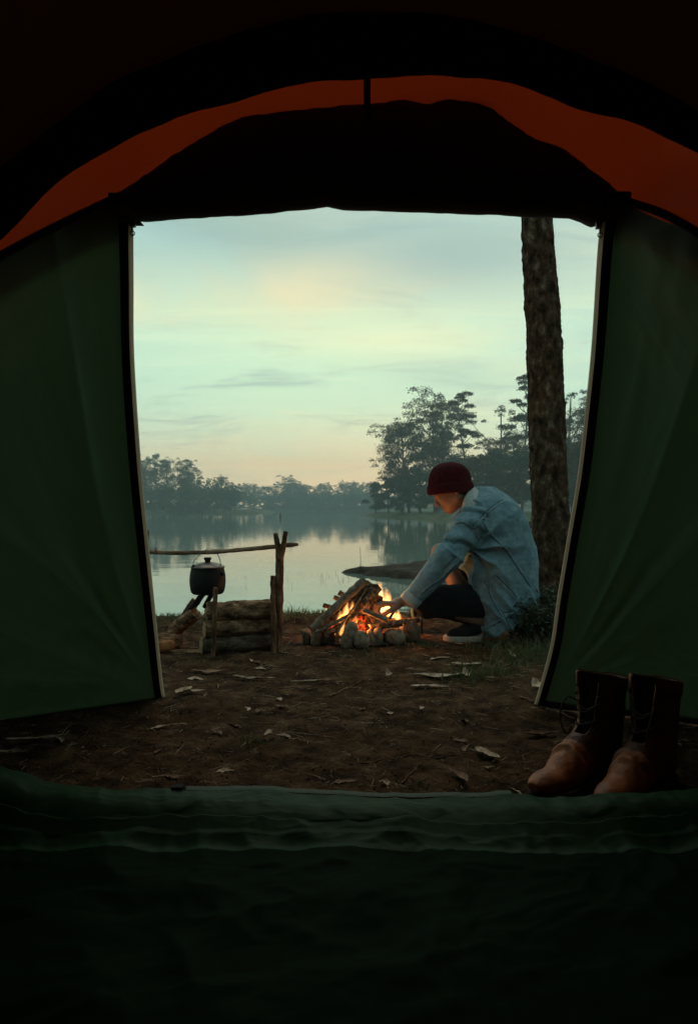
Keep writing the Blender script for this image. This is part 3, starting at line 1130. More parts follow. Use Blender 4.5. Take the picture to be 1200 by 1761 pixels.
strap(631, 120, 631, 205, 1.30, 1.54, 0.014, 'roll_strap')
for cx, x0 in ((224, 205), (1042, 1020)):
    c = []
    for ang in np.linspace(-0.6 * np.pi, 0.62 * np.pi, 16):
        pc_ = at(cx, 364 if cx < 600 else 362, 1.645)
        c.append(pc_ + np.array([0, -0.085 * math.cos(ang), -0.022 * math.sin(ang)]))
    c = np.array(c)
    side = np.tile(np.array([[1.0, 0, 0]]), (16, 1))
    v, f = ribbon(c, side, -0.022, 0.024, np.tile(np.array([[0, -1.0, 0]]), (16, 1)), 0.004)
    obj('corner_strap', v, f, M['tent_black'], tent, smooth=False)

# zip pulls
for (px_, py_, par) in ((228.5, 386, fl), (1029, 389, fr)):
    c = at(px_, py_, 1.648)
    v1, f1 = box(c + (-.006, -.005, -.005), c + (.006, .005, .012))
    sl = obj('zip_slider', v1, f1, M['dark_metal'], par, smooth=False)
    tabv, tabf = tube(np.linspace(c + (0, -.007, .008), c + (.001, -.007, -.018), 5), [.0042, .004, .0042, .0048, .005], 8, flat=(1, .35))
    rr = [c + np.array([.001 + .0052 * math.cos(a_), -.007, -.023 + .0052 * math.sin(a_)]) for a_ in np.linspace(0, 2 * np.pi, 17)]
    rv, rf = tube(rr, 0.0013, 6, caps=False)
    v, f = join([(tabv, tabf), (rv, rf)])
    obj('pull_tab', v, f, M['dark_metal'], sl)

# groundsheet: floor, tub wall and door lip
LIP = [(-400, 1225), (-120, 1285), (0, 1320), (60, 1342), (95, 1350), (180, 1357), (300, 1366), (600, 1376), (780, 1379), (860, 1376), (1000, 1371), (1200, 1358), (1400, 1330), (1700, 1290)]
nx, ny = 420, 300
xs = np.linspace(-1.12, 1.12, nx)
lp = CAM_Z - (np.interp(600 + xs / 1.5 * 1200, *np.array(LIP).T) - HOR) / 800
lp = np.convolve(np.pad(lp, 8, 'edge'), np.ones(17) / 17, 'valid')
lp += 0.005 * fbm(np.stack([xs * 6, xs * 0, xs * 0], -1), 3, 101)
ts = np.concatenate([np.linspace(0, 0.55, 90), np.linspace(0.551, 0.72, 100), np.linspace(0.7215, 1.0, 110)])
S = np.zeros((nx, ny, 3))
for j, t_ in enumerate(ts):
    if t_ < 0.72:
        y = -1.25 + (t_ / 0.72) * 2.61
        z = 0.016 + 0 * xs
    elif t_ < 0.93:
        q = (t_ - 0.72) / 0.21
        y = 1.36 + 0.14 * q
        z = 0.016 + (lp - 0.016) * np.sin(min(1, q * 1.35) * math.pi / 2) ** 1.6
    else:
        q = (t_ - 0.93) / 0.07
        y = 1.50 + 0.030 * math.sin(q * math.pi / 2)
        z = lp * (1 - q) + 0.0 * q - 0.004 * q
    S[:, j, 0], S[:, j, 1], S[:, j, 2] = xs, y, z
U = np.broadcast_to(ts[None, :], (nx, ny))
wq = S * np.array([1, 1, 0])
wr = 0.011 * ridged(wq * 4.2 + np.stack([fbm(wq * 3, 2, 110), fbm(wq * 3 + 9, 2, 114), 0 * U], -1) * 0.9, 4, 111, 0.55) + 0.005 * fbm(wq * 8, 3, 112)
fold = 0.014 * ridged(np.stack([S[..., 0] * 3.6 + S[..., 1] * 3.4 + 0.7 * fbm(wq * 2.5, 2, 116), S[..., 1] * 5.5 - S[..., 0] * 2.2, 0 * U], -1), 3, 113)
amp = np.where(U < 0.72, 0.9, np.where(U < 0.93, 0.8, 0.25))
wr = wr + 0.004 * ridged(np.stack([S[..., 0] * 14 + S[..., 1] * 4, S[..., 1] * 9, S[..., 2] * 0], -1), 3, 119) * (U > 0.70)
S[..., 2] += wr * amp + np.where((U > 0.4) & (U < 0.80), fold, 0) * 0.9
S[..., 1] += np.where((U > 0.76) & (U < 0.97), 0.9 * fold + 0.5 * wr, 0)
S[..., 2] = np.maximum(S[..., 2], 0.012 - 0.02 * (U > 0.93))
isill = np.repeat((ts[:-1] > 0.715).astype(int)[None, :], nx - 1, 0).ravel().astype(bool)
gf = grid_faces(nx, ny)
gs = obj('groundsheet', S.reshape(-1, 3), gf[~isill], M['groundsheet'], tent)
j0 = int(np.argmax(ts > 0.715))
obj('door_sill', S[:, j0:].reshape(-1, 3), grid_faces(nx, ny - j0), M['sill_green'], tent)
jr = int(np.argmin(np.abs(ts - 0.93)))
e = S[:, jr][(xs > -0.36) & (xs < 0.36)]
v, f = ribbon(e + np.array([0, 0.012, -0.001]), np.tile(np.array([[0, 1.0, 0.05]]), (len(e), 1)), -0.004, 0.016, np.tile(np.array([[0, 0, 1.0]]), (len(e), 1)), 0.003)
obj('sill_tape', v, f, M['webbing'], gs, smooth=False)
c = S[int(np.argmin(np.abs(xs + 0.37))), jr]
v, f = box(c + (-.012, -.004, -.004), c + (.012, .016, .011))
obj('sill_toggle', v, f, M['tent_black'], gs, smooth=False)


# ------------------------------------------------------------------ big trunk beside the camp
M['bark'] = material('bark', (0.012, 0.008, 0.004), 0.95, 0.08, var=[(0.048, 0.025, 0.012), (0.080, 0.050, 0.028), (0.16, 0.135, 0.10)], nscale=24, detail=12, bump=1.0, bscale=70, stretch=(1, 1, 0.6), ramp_pos=(0.38, 0.68))
TD = 4.3
tree = thing('tree', at(948, 1078, TD), 'large rough-barked tree trunk standing behind the crouching person', 'tree')


def big_trunk():
    ctrl = [(951, 1100, 41), (949, 1060, 33), (948, 1000, 30.5), (946, 900, 30), (943, 800, 30), (940, 700, 29.5), (936, 600, 29), (930, 500, 27.5), (922, 372, 24.5)]
    P = np.array([at(c[0], c[1], TD) for c in ctrl])
    r = np.array([c[2] / 1200 * TD for c in ctrl])
    top = P[-1]
    dirv = (P[-1] - P[-3]) / np.linalg.norm(P[-1] - P[-3])
    for k in (0.8, 1.8, 2.8, 3.8):
        P = np.vstack([P, top + dirv * k + np.array([0.05 * k, 0.03 * k, 0])])
        r = np.append(r, r[8] * (1 - 0.17 * k))
    Q = arc_spline(np.column_stack([P, r]), 420)
    P, r = Q[:, :3], Q[:, 3]
    T, A, B = frames(P)
    ns = 72
    th = np.linspace(0, 2 * np.pi, ns, endpoint=False)
    ring = np.cos(th)[None, :, None] * A[:, None, :] + np.sin(th)[None, :, None] * B[:, None, :]
    V = P[:, None] + ring * r[:, None, None]
    q = V * np.array([22, 22, 9])
    d = 0.006 * ridged(q, 4, 121) + 0.005 * ridged(V * np.array([48, 48, 20]), 3, 128) + 0.007 * fbm(V * np.array([9, 9, 5]), 3, 122) + 0.004 * noise(V * 85, 123)
    d += 0.010 * np.maximum(0, fbm(V * np.array([14, 14, 14]), 2, 125) - 0.25) * 2
    V = V + ring * d[..., None]
    n = len(P)
    F = []
    for i in range(n - 1):
        for j in range(ns):
            k = (j + 1) % ns
            F.append((i * ns + j, i * ns + k, (i + 1) * ns + k, (i + 1) * ns + j))
    return V.reshape(-1, 3), F, P


tv, tf, TP = big_trunk()
trunk = obj('trunk', tv, tf, M['bark'], tree)
# limbs and a thin high crown above the view
cen, rad, limbs = [], [], []
g = np.random.default_rng(91)
for k in range(9):
    s = TP[int(len(TP) * (0.80 + 0.02 * k))]
    a_ = k * 2.3
    e = s + np.array([math.cos(a_) * 1.1, math.sin(a_) * 1.1, 0.9 + 0.1 * k])
    limbs.append(tube(spline([s, (s + e) / 2 + (0, 0, .15), e], 7), np.linspace(.04, .01, 7), 7))
    for q in range(3):
        cen.append(e + g.normal(0, .3, 3))
        rad.append((.4, .4, .22))
v, f = join(limbs)
obj('limb', v, f, M['bark'], tree)
cv, cf = leaf_cloud(cen, rad, 1500, 0.06, 92)
obj('crown', cv, cf, M['leaf_cool'], tree, smooth=False)
# small climbing sprig on the bark
sp = []
for (x0, y0, x1, y1) in ((961, 515, 964, 528), (962, 552, 966, 572), (960, 545, 965, 553), (960, 566, 966, 571)):
    sp.append(tube(spline([at(x0 - 3, y0, TD - .02), at(x0, (y0 + y1) / 2 - 3, TD - .02), at(x1, y1, TD - .03)], 6), .0025, 5))
for v, f in sp:
    obj('sprig', v, f, M['bark'], tree)

# ------------------------------------------------------------------ log rack, crossbar, kettle
M['log_bark'] = material('log_bark', (0.045, 0.025, 0.013), 0.9, 0.1, var=[(0.19, 0.105, 0.055), (0.38, 0.22, 0.125)], nscale=38, detail=12, bump=1.0, bscale=90, stretch=(0.4, 1, 1), ramp_pos=(0.38, 0.66))
M['log_bark_grey'] = material('log_bark_grey', (0.040, 0.028, 0.018), 0.9, 0.12, var=[(0.10, 0.072, 0.046), (0.17, 0.125, 0.085)], nscale=38, detail=12, bump=0.9, bscale=90, stretch=(0.3, 1, 1), ramp_pos=(0.38, 0.66))
M['cut_wood'] = material('cut_wood', (0.20, 0.115, 0.055), 0.85, 0.2, var=[(0.36, 0.23, 0.12)], nscale=30, detail=6, bump=0.4, bscale=90)
M['split_wood'] = material('split_wood', (0.24, 0.080, 0.026), 0.85, 0.15, var=[(0.38, 0.15, 0.055)], nscale=14, detail=8, bump=0.5, bscale=60)
M['post_wood'] = material('post_wood', (0.045, 0.022, 0.011), 0.85, 0.15, var=[(0.12, 0.058, 0.027), (0.21, 0.12, 0.065)], nscale=40, detail=8, bump=0.7, bscale=50, stretch=(1, 1, 0.3), ramp_pos=(0.40, 0.64))
M['pole_wood'] = material('pole_wood', (0.10, 0.058, 0.032), 0.85, 0.15, var=[(0.27, 0.17, 0.10)], nscale=34, detail=8, bump=0.5, bscale=60, stretch=(0.3, 1, 1))
M['char'] = material('char', (0.010, 0.008, 0.007), 0.9, 0.2, var=[(0.04, 0.028, 0.02)], nscale=20, bump=0.8, bscale=80)


def log_thing(name, p0, p1, r0, r1, mat, label, cat, group=None, cut=M['cut_wood'], bend=0.0, rough=0.14, nr=40, sides=30, seed=0, ragged=0.0, flat=(1, 1), knots=0):
    p0, p1 = np.asarray(p0, float), np.asarray(p1, float)
    ctr = (p0 + p1) / 2
    low = np.array([ctr[0], ctr[1], min(p0[2], p1[2]) - max(r0, r1) * 0.5])
    t = thing(name, low, label, cat, group)
    L = np.linalg.norm(p1 - p0)
    g = np.random.default_rng(seed + 500)
    s = np.linspace(0, 1, nr)[:, None]
    P = p0 + (p1 - p0) * s
    w = np.cross(p1 - p0, g.normal(size=3))
    w /= np.linalg.norm(w)
    P = P + w * (bend * np.sin(np.pi * s) + bend * 0.4 * np.sin(2.3 * np.pi * s))
    r = np.linspace(r0, r1, nr)
    for k in range(knots):
        c = g.uniform(0.1, 0.9)
        r = r + max(r0, r1) * 0.22 * np.exp(-((s[:, 0] - c) / 0.03) ** 2)
    T, A, B = frames(P)
    th = np.linspace(0, 2 * np.pi, sides, endpoint=False)
    ring = np.cos(th)[None, :, None] * A[:, None] * flat[0] + np.sin(th)[None, :, None] * B[:, None] * flat[1]
    V = P[:, None] + ring * r[:, None, None]
    rm = max(r0, r1)
    d = rm * rough * (fbm(V / rm * 0.9, 3, seed) + 0.6 * ridged(V / rm * 2.2, 3, seed + 1)) + rm * 0.05 * ridged(V / rm * np.array([1.6, 5, 5]), 2, seed + 2)
    V = V + ring * d[..., None]
    if ragged:
        ax = T[0] * ragged * noise(V[0] / rm * 1.7, seed + 9)[:, None]
        V[0] += ax
        V[-1] += T[-1] * ragged * noise(V[-1] / rm * 1.7, seed + 8)[:, None]
    F = []
    for i in range(nr - 1):
        for j in range(sides):
            k = (j + 1) % sides
            F.append((i * sides + j, i * sides + k, (i + 1) * sides + k, (i + 1) * sides + j))
    obj('bark', V.reshape(-1, 3), F, mat, t)
    # cut faces, slightly uneven
    for e, sgn in ((0, -1), (nr - 1, 1)):
        rim = V[e]
        c = rim.mean(0)
        mid = c + (rim - c) * 0.55 + T[e] * sgn * rm * 0.07 * noise(rim / rm * 2, seed + 3)[:, None]
        VV = np.vstack([rim, mid, c + T[e] * sgn * rm * 0.05])
        FF = []
        for j in range(sides):
            k = (j + 1) % sides
            q = (j, k, sides + k, sides + j)
            tr = (sides + j, sides + k, 2 * sides)
            if sgn < 0:
                q, tr = q[::-1], tr[::-1]
            FF += [q, tr]
        obj('cut_face', VV, FF, cut, t)
    return t


LD = 3.36
z3 = lambda x0, z, d: np.array([(x0 - 600) / 1200 * d, d, z])
zg = gh((405 - 600) / 1200 * LD, LD)
GL = 'stacked logs between the posts'
log_thing('log', z3(346, zg + .040, 3.30), z3(469, zg + .041, 3.42), .041, .042, M['log_bark_grey'], 'smooth grey log at the bottom of the three stacked logs', 'log', GL, seed=1, ragged=.01)
log_thing('log', z3(351, zg + .118, 3.29), z3(468, zg + .117, 3.42), .036, .038, M['log_bark'], 'middle log of the stack, with a pale round cut end', 'log', GL, seed=2)
log_thing('log', z3(354, zg + .197, 3.32), z3(466, zg + .199, 3.41), .041, .046, M['log_bark'], 'rough mossy log lying on top of the stack', 'log', GL, seed=3, ragged=.02, rough=.18)

GP = 'rack posts driven into the ground'
log_thing('stake', at(366, 1130, 3.225), at(370.5, 1011, 3.235), .0098, .0105, M['post_wood'], 'thin upright stake in front of the stacked logs, under the kettle', 'stake', GP, seed=4, bend=.002, sides=14)
log_thing('stake', at(470.5, 1128, 3.30), at(468.5, 990, 3.33), .013, .0105, M['post_wood'], 'short knobbly stake hugging the forked post', 'stake', GP, seed=5, bend=.004, sides=14, knots=3)
post = log_thing('forked_post', at(476, 1130, 3.33), at(481, 945, 3.36), .021, .0185, M['post_wood'], 'tall forked post carrying the crossbar at its right end', 'post', GP, seed=6, bend=.004, sides=18, knots=2)
for (x0, y0, x1, y1, dd) in ((480, 962, 473.5, 917, -.008), (481, 964, 491.5, 914, -.012)):
    v, f = tube(spline([at(x0, y0, 3.36 + dd), at((x0 + x1) / 2 + 1, (y0 + y1) / 2, 3.36 + dd * 1.5), at(x1, y1, 3.36 + dd)], 10), np.linspace(.0155, .011, 10), 12, rough=.002, nscale=40, seed=8)
    obj('prong', v, f, M['post_wood'], post)
log_thing('post', at(246, 1124, 3.42), at(250, 912, 3.42), .020, .017, M['post_wood'], 'second rack post, nearly hidden behind the left door flap', 'post', GP, seed=7, bend=.004, sides=14, knots=2)

cb = thing('crossbar', at(360, 950, 3.385), 'crooked bare branch laid across the posts as a crossbar', 'pole')
cpts = [at(150, 951, 3.42), at(253, 949.5, 3.40), at(300, 951, 3.39), at(363, 949.5, 3.385), at(420, 945, 3.375), at(469, 940.5, 3.372), at(497, 937, 3.37), at(513, 936.5, 3.37)]
cp = arc_spline(cpts, 70)
rad_ = np.interp(np.linspace(0, 1, 70), [0, .3, .55, .75, .9, .97, 1], [.0095, .0098, .0105, .0105, .0115, .0115, .007])
rad_ += .0018 * np.exp(-((np.linspace(0, 1, 70) - .62) / .012) ** 2) + .002 * np.exp(-((np.linspace(0, 1, 70) - .335) / .012) ** 2) + .0018 * np.exp(-((np.linspace(0, 1, 70) - .47) / .01) ** 2)
v, f = tube(cp, rad_, 14, rough=.0018, nscale=45, seed=31)
obj('branch', v, f, M['pole_wood'], cb)
v, f = tube(spline([at(268, 948, 3.385), at(267, 944, 3.38), at(271, 943, 3.378)], 5), np.linspace(.004, .002, 5), 8)
obj('twig_stub', v, f, M['pole_wood'], cb)

M['pot_black'] = material('pot_black', (0.006, 0.006, 0.006), 0.5, 0.12, var=[(0.012, 0.011, 0.010)], nscale=14, bump=0.12, bscale=40)
M['pot_lid'] = material('pot_lid', (0.05, 0.035, 0.026), 0.35, 0.5, metallic=0.5, var=[(0.11, 0.08, 0.06)], nscale=16, bump=0.1, bscale=40)
M['wire'] = material('wire', (0.08, 0.08, 0.075), 0.4, 0.5, metallic=0.8)
KD = 3.385
kc = at(357, 976, KD)
pot = thing('kettle', kc + (0, 0, -.127), 'sooty black lidded kettle hanging from the crossbar by its wire handle', 'kettle')
u_ = 1 / 1200 * KD
prof = [(0.002, -46), (20, -46), (25, -45), (28, -42), (29.8, -34), (30.8, -24), (30.4, -14), (29, -6), (28, -1.5), (28.6, 0), (27.4, 0.6), (26.2, -1), (25.5, -4)]
v, f = lathe([(a * u_, b * u_) for a, b in prof], kc, 48)
body = obj('body', v, f, M['pot_black'], pot)
prof = [(29.4, 0.4), (29.6, 1.6), (28.4, 2.4), (22, 6.0), (14, 8.6), (6, 9.6), (0.02, 9.8)]
v, f = lathe([(a * u_, b * u_) for a, b in prof], kc, 48)
lid = obj('lid', v, f, M['pot_lid'], pot)
prof = [(4.6, 9), (4.8, 12.0), (5.2, 13.2), (6.6, 14), (6.6, 16.4), (5.4, 17.4), (0.02, 17.6)]
v, f = lathe([(a * u_, b * u_) for a, b in prof], kc, 24)
obj('lid_knob', v, f, M['pot_black'], lid)
# bail: hangs over the branch, lug ears at both sides
la, lb = kc + np.array((-21 * u_, -.050, 3 * u_)), kc + np.array((23.5 * u_, -.034, -5 * u_))
apex = at(361, 945.2, 3.385) + np.array((0, 0, .0035))
v, f = tube(arc_spline([la, la + (.002, .012, .026), apex + (-.030, -.012, -.012), apex, apex + (.030, -.004, -.014), lb + (.001, .002, .045), lb], 40), .0019, 8)
obj('bail', v, f, M['wire'], pot)
for p in (la, lb):
    v, f = tube(np.linspace(p + (0, .014, 0), p + (0, -.005, 0), 5), [.010, .010, .009, .007, .004], 12)
    obj('lug', v, f, M['pot_black'], body)
sc_ = kc + np.array((25.5 * u_, -.03, -11.5 * u_))
v, f = tube(spline([sc_ + (-.014, .01, -.006), sc_, sc_ + (.012, -.010, .008)], 8), np.linspace(.013, .0085, 8), 14)
obj('spout', v, f, M['pot_black'], body)

GS = 'firewood left of the stacked logs'
log_thing('split_log', at(300, 1083, 3.46), at(338, 1054, 3.44), .050, .040, M['log_bark'], 'split log leaning up against the stack, pale wood on top', 'log', GS, seed=11, ragged=.03, rough=.25, flat=(1, .7))
log_thing('split_log', at(262, 1106, 3.36), at(309, 1104, 3.44), .046, .045, M['log_bark'], 'orange-brown split chunk lying next to the left door flap', 'log', GS, cut=M['split_wood'], seed=12, ragged=.03, rough=.3, flat=(1, .85))
chunk = bpy.data.objects[[o.name for o in bpy.data.objects if o.name.startswith('split_log')][-1]]
v, f = tube(spline([at(266, 1112, 3.31), at(285, 1111, 3.315), at(302, 1110, 3.335)], 14), [.004, .018, .024, .027, .028, .028, .028, .027, .027, .026, .025, .022, .016, .004], 12, rough=.008, nscale=35, seed=44, flat=(.45, 1))
obj('split_side', v, f, M['split_wood'], chunk)
log_thing('bark_slab', at(294, 1120, 3.33), at(346, 1121, 3.33), .015, .018, M['log_bark'], 'flat slab of bark lying in front of the bottom log', 'wood', GS, cut=M['split_wood'], seed=13, ragged=.02, rough=.2, flat=(1.3, .5))
log_thing('charred_stick', at(325, 1052, 3.47), at(353, 1016, 3.43), .0165, .0125, M['char'], 'charred stick slanting up to the kettle bottom', 'stick', GS, cut=M['log_bark_grey'], seed=14, bend=.006, rough=.2)
log_thing('charred_stick', at(310, 1064, 3.50), at(333, 1030, 3.50), .013, .010, M['log_bark'], 'brown stick leaning beside the charred one, further left', 'stick', GS, seed=15, bend=.003, rough=.2, sides=14)
log_thing('charred_stick', at(352, 1044, 3.50), at(366, 1018, 3.46), .012, .011, M['char'], 'charred stub between the kettle bottom and the thin stake', 'stick', GS, seed=16, rough=.2, sides=14)

# ------------------------------------------------------------------ campfire
M['stone'] = material('stone', (0.13, 0.090, 0.058), 0.9, 0.12, var=[(0.20, 0.142, 0.095), (0.29, 0.215, 0.148)], nscale=42, detail=10, bump=0.5, bscale=50, ramp_pos=(0.38, 0.66))
M['stone_dark'] = material('stone_dark', (0.075, 0.050, 0.033), 0.9, 0.12, var=[(0.16, 0.110, 0.072)], nscale=46, detail=10, bump=0.6, bscale=50)
M['fire_wood'] = material('fire_wood', (0.030, 0.018, 0.011), 0.9, 0.1, var=[(0.11, 0.065, 0.038), (0.26, 0.17, 0.105)], nscale=46, detail=12, bump=1.0, bscale=70, ramp_pos=(0.38, 0.64))
M['fire_wood_grey'] = material('fire_wood_grey', (0.085, 0.065, 0.045), 0.9, 0.12, var=[(0.20, 0.155, 0.11)], nscale=40, detail=10, bump=0.6, bscale=70)
M['ember'] = material('ember', (0.012, 0.006, 0.004), 0.95, 0.1, bump=0.8, bscale=80)


def ember_nodes():
    nt = M['ember'].node_tree
    b = nt.nodes['Principled BSDF']
    N, L = nt.nodes.new, nt.links.new
    tc = N('ShaderNodeTexCoord')
    n = N('ShaderNodeTexNoise')
    n.inputs['Scale'].default_value = 45
    n.inputs['Detail'].default_value = 4
    L(tc.outputs['Object'], n.inputs['Vector'])
    cr = N('ShaderNodeValToRGB')
    e = cr.color_ramp.elements
    e[0].position, e[0].color = 0.49, (0, 0, 0, 1)
    e[1].position, e[1].color = 0.66, (1.0, 0.13, 0.02, 1)
    x = e.new(0.54)
    x.color = (0.55, 0.012, 0.003, 1)
    L(n.outputs[0], cr.inputs[0])
    L(cr.outputs[0], b.inputs['Emission Color'])
    b.inputs['Emission Strength'].default_value = 1.1


ember_nodes()


def stone(px, py, hw, hh, depth, label, tilt=0.0, seed=0, mat='stone', square=2.2, yaw=0.0):
    d = 816 / (py + hh - 1.0 - HOR)
    c = at(px, py, d + depth * 0.3)
    w, h = hw / 1200 * d, hh / 1200 * d
    nu, nv = 30, 18
    u = np.linspace(0, 2 * np.pi, nu, endpoint=False)
    ph = np.linspace(-np.pi / 2, np.pi / 2, nv)
    cu, su = np.cos(u)[:, None], np.sin(u)[:, None]
    cp_, sp_ = np.cos(ph)[None], np.sin(ph)[None]
    e = 2 / square
    pw = lambda x: np.sign(x) * np.abs(x) ** e
    Vx, Vy, Vz = pw(cu) * pw(cp_), pw(su) * pw(cp_), pw(sp_) + 0 * cu
    V = np.stack([Vx * w, Vy * depth, Vz * h], -1)
    nrm = V / (np.linalg.norm(V, axis=-1)[..., None] + 1e-9)
    V += nrm * (min(w, h) * 0.30 * fbm(V / min(w, h) * 0.8 + seed * 3.7, 3, seed))[..., None]
    V += nrm * (min(w, h) * 0.05 * fbm(V / min(w, h) * 4 + seed, 3, seed + 2))[..., None]
    ca, sa = math.cos(tilt), math.sin(tilt)
    V = np.stack([V[..., 0] * ca + V[..., 2] * sa, V[..., 1], -V[..., 0] * sa + V[..., 2] * ca], -1)
    cb_, sb_ = math.cos(yaw), math.sin(yaw)
    V = np.stack([V[..., 0] * cb_ - V[..., 1] * sb_, V[..., 0] * sb_ + V[..., 1] * cb_, V[..., 2]], -1)
    V = V.reshape(-1, 3) + c
    F = []
    for i in range(nu):
        k = (i + 1) % nu
        for j in range(nv - 1):
            F.append((i * nv + j, k * nv + j, k * nv + j + 1, i * nv + j + 1))
    o = obj('stone', V, F, M[mat], origin=c)
    return tag(o, label, 'stone', 'stones ringing the campfire')


stone(527, 1096, 8, 14, .035, 'dark broken stone at the far left of the fire ring', -.15, 1, 'stone_dark', 3)
stone(545, 1097, 10.5, 15, .030, 'pale wedge stone, second from the left of the ring', .15, 2, square=3)
stone(566, 1097, 12, 14.5, .032, 'grey upright stone, third from the left of the ring', .1, 3, 'stone_dark', 2.8)
stone(582, 1102, 8, 11, .030, 'small orange-lit stone left of the tall leaning stone', 0, 4)
stone(601, 1093, 13, 25, .024, 'tall leaning flat stone, highest of the fire ring', .38, 5, square=2.4, yaw=.5)
stone(621, 1102, 13.5, 17, .034, 'rounded grey stone right of the tall leaning stone', -.15, 6, square=2.1)
stone(637, 1099, 8, 16, .034, 'narrow upright stone, left one of the slim pair', -.12, 7)
stone(650, 1096, 8.5, 17.5, .034, 'narrow upright stone, right one of the slim pair', -.05, 8, square=2.5)
stone(678, 1096, 19.5, 16.5, .050, 'large smooth round stone at the front right of the ring', .05, 9, square=2.2)
stone(705, 1086, 21, 18, .055, 'biggest brown stone glowing orange on its fire side', .1, 10, 'stone_dark')
stone(719, 1076, 9, 15, .045, 'stone behind the biggest brown one, at the right end of the ring', .1, 11, 'stone_dark')
for k, (px_, py_) in enumerate(((560, 1078), (590, 1072), (690, 1066))):
    stone(px_, py_, 12, 10, .04, ('stone at the back left of the ring behind the long pole', 'stone at the back of the ring behind the flames', 'stone at the back right of the ring under the hand')[k], 0, 20 + k, 'stone_dark')

# ash bed with glowing coals
fx, fy = 0.058, 3.56
av = []
nu, nv = 48, 14
V = []
for i in range(nv):
    for j in range(nu):
        a_ = 2 * math.pi * j / nu
        r_ = 0.215 * i / (nv - 1)
        V.append((fx + r_ * 1.05 * math.cos(a_), fy + r_ * .8 * math.sin(a_), 0))
V = np.array(V)
V[:, 2] = ground_h(V[:, 0], V[:, 1]) + .004 + .03 * np.exp(-((V[:, 0] - fx) ** 2 + (V[:, 1] - fy) ** 2) / .03) + .006 * ridged(V * 40, 3, 5)
F = [(i * nu + j, i * nu + (j + 1) % nu, (i + 1) * nu + (j + 1) % nu, (i + 1) * nu + j) for i in range(nv - 1) for j in range(nu)]
tag(obj('ash', V, F, material('ash', (0.05, 0.045, 0.04), 0.95, 0.1, var=[(0.02, 0.018, 0.016)], nscale=30, bump=.6, bscale=60)), 'grey ash bed inside the stone ring', None, kind='stuff')
g = np.random.default_rng(17)
ep = []
for k in range(60):
    a_, r_ = g.uniform(0, 6.28), 0.15 * g.random() ** .6
    x, y = fx + r_ * math.cos(a_), fy + r_ * .75 * math.sin(a_)
    z = .035 + .045 * (1 - r_ / .19) * g.random()
    s = g.uniform(.010, .022)
    V8, F8 = box((-s, -s * .8, -s * .7), (s, s * .8, s * .7))
    rot = np.array(Matrix.Rotation(g.uniform(0, 6.28), 3, g.normal(size=3)))
    ep.append((V8 @ rot.T * g.uniform(.7, 1.2, (8, 1)) + (x, y, z), F8))
for (ex, ey, ed, en, es) in ((621, 1073, 3.49, 34, .020), (583, 1082, 3.48, 14, .018)):
    for k in range(en):
        c = at(ex, ey, ed) + g.normal(0, es, 3) * (1, .7, .8)
        s = g.uniform(.008, .015)
        V8, F8 = box((-s, -s * .8, -s * .7), (s, s * .8, s * .7))
        rot = np.array(Matrix.Rotation(g.uniform(0, 6.28), 3, g.normal(size=3)))
        ep.append((V8 @ rot.T * g.uniform(.7, 1.2, (8, 1)) + c, F8))
v, f = join(ep)
tag(obj('embers', v, f, M['ember'], smooth=False), 'glowing red coals under the burning sticks', None, kind='stuff')

GF = 'wood burning on the campfire'
log_thing('firewood', at(536, 1083, 3.40), at(627, 998, 3.52), .017, .0215, M['fire_wood_grey'], 'long grey pole leaning to the upper right across the left of the fire', 'firewood', GF, seed=21, bend=.006, rough=.10, knots=3)
log_thing('firewood', at(553, 1082, 3.45), at(636, 1003, 3.56), .020, .021, M['fire_wood'], 'brown pole just behind and below the long grey one', 'firewood', GF, seed=22, bend=.006, rough=.15)
log_thing('firewood', at(579, 1092, 3.44), at(645, 1010, 3.56), .026, .033, M['fire_wood'], 'thickest dark log leaning in the middle of the fire', 'firewood', GF, cut=M['split_wood'], seed=23, bend=.008, rough=.22, ragged=.015)
log_thing('firewood', at(577, 1094, 3.40), at(631, 1012, 3.515), .0055, .0045, M['fire_wood_grey'], 'thin pale stick lying along the thickest log', 'firewood', GF, seed=24, bend=.004, sides=10)
log_thing('firewood', at(546, 1088, 3.40), at(602, 1057, 3.46), .0085, .0075, M['fire_wood_grey'], 'pale stick rising gently at the left front of the fire', 'firewood', GF, seed=25, bend=.003, sides=12)
log_thing('firewood', at(626, 1050, 3.45), at(665, 1067, 3.42), .0125, .0135, M['fire_wood_grey'], 'short grey stick sloping down under the fingers', 'firewood', GF, seed=26, bend=.003, sides=14)
log_thing('firewood', at(636, 1080, 3.47), at(689, 1072, 3.47), .017, .0195, M['fire_wood'], 'dark split billet lying level behind the front right stones', 'firewood', GF, seed=27, rough=.25, ragged=.015, flat=(1, .8))
log_thing('firewood', at(634, 1062, 3.58), at(652, 1024, 3.60), .027, .021, M['fire_wood'], 'rough stump of wood left of the tall flame', 'firewood', GF, seed=28, rough=.35, ragged=.02)
log_thing('firewood', at(574, 1027, 3.62), at(620, 1046, 3.60), .012, .013, M['fire_wood'], 'short stick jutting out at the back left, middle of three', 'firewood', GF, seed=29, rough=.2, sides=14)
log_thing('firewood', at(583, 1019, 3.63), at(618, 1042, 3.60), .014, .013, M['fire_wood'], 'short stick jutting out at the back left, topmost of three', 'firewood', GF, seed=30, rough=.2, sides=14)
log_thing('firewood', at(556, 1041, 3.62), at(605, 1054, 3.58), .012, .012, M['fire_wood'], 'short burning stick jutting out at the back left, lowest of three', 'firewood', GF, seed=31, rough=.2, sides=14)
log_thing('firewood', at(679, 1050, 3.58), at(668, 1066, 3.50), .006, .0075, M['fire_wood'], 'small reddish stick held under the fingertips', 'firewood', GF, cut=M['split_wood'], seed=32, sides=10)
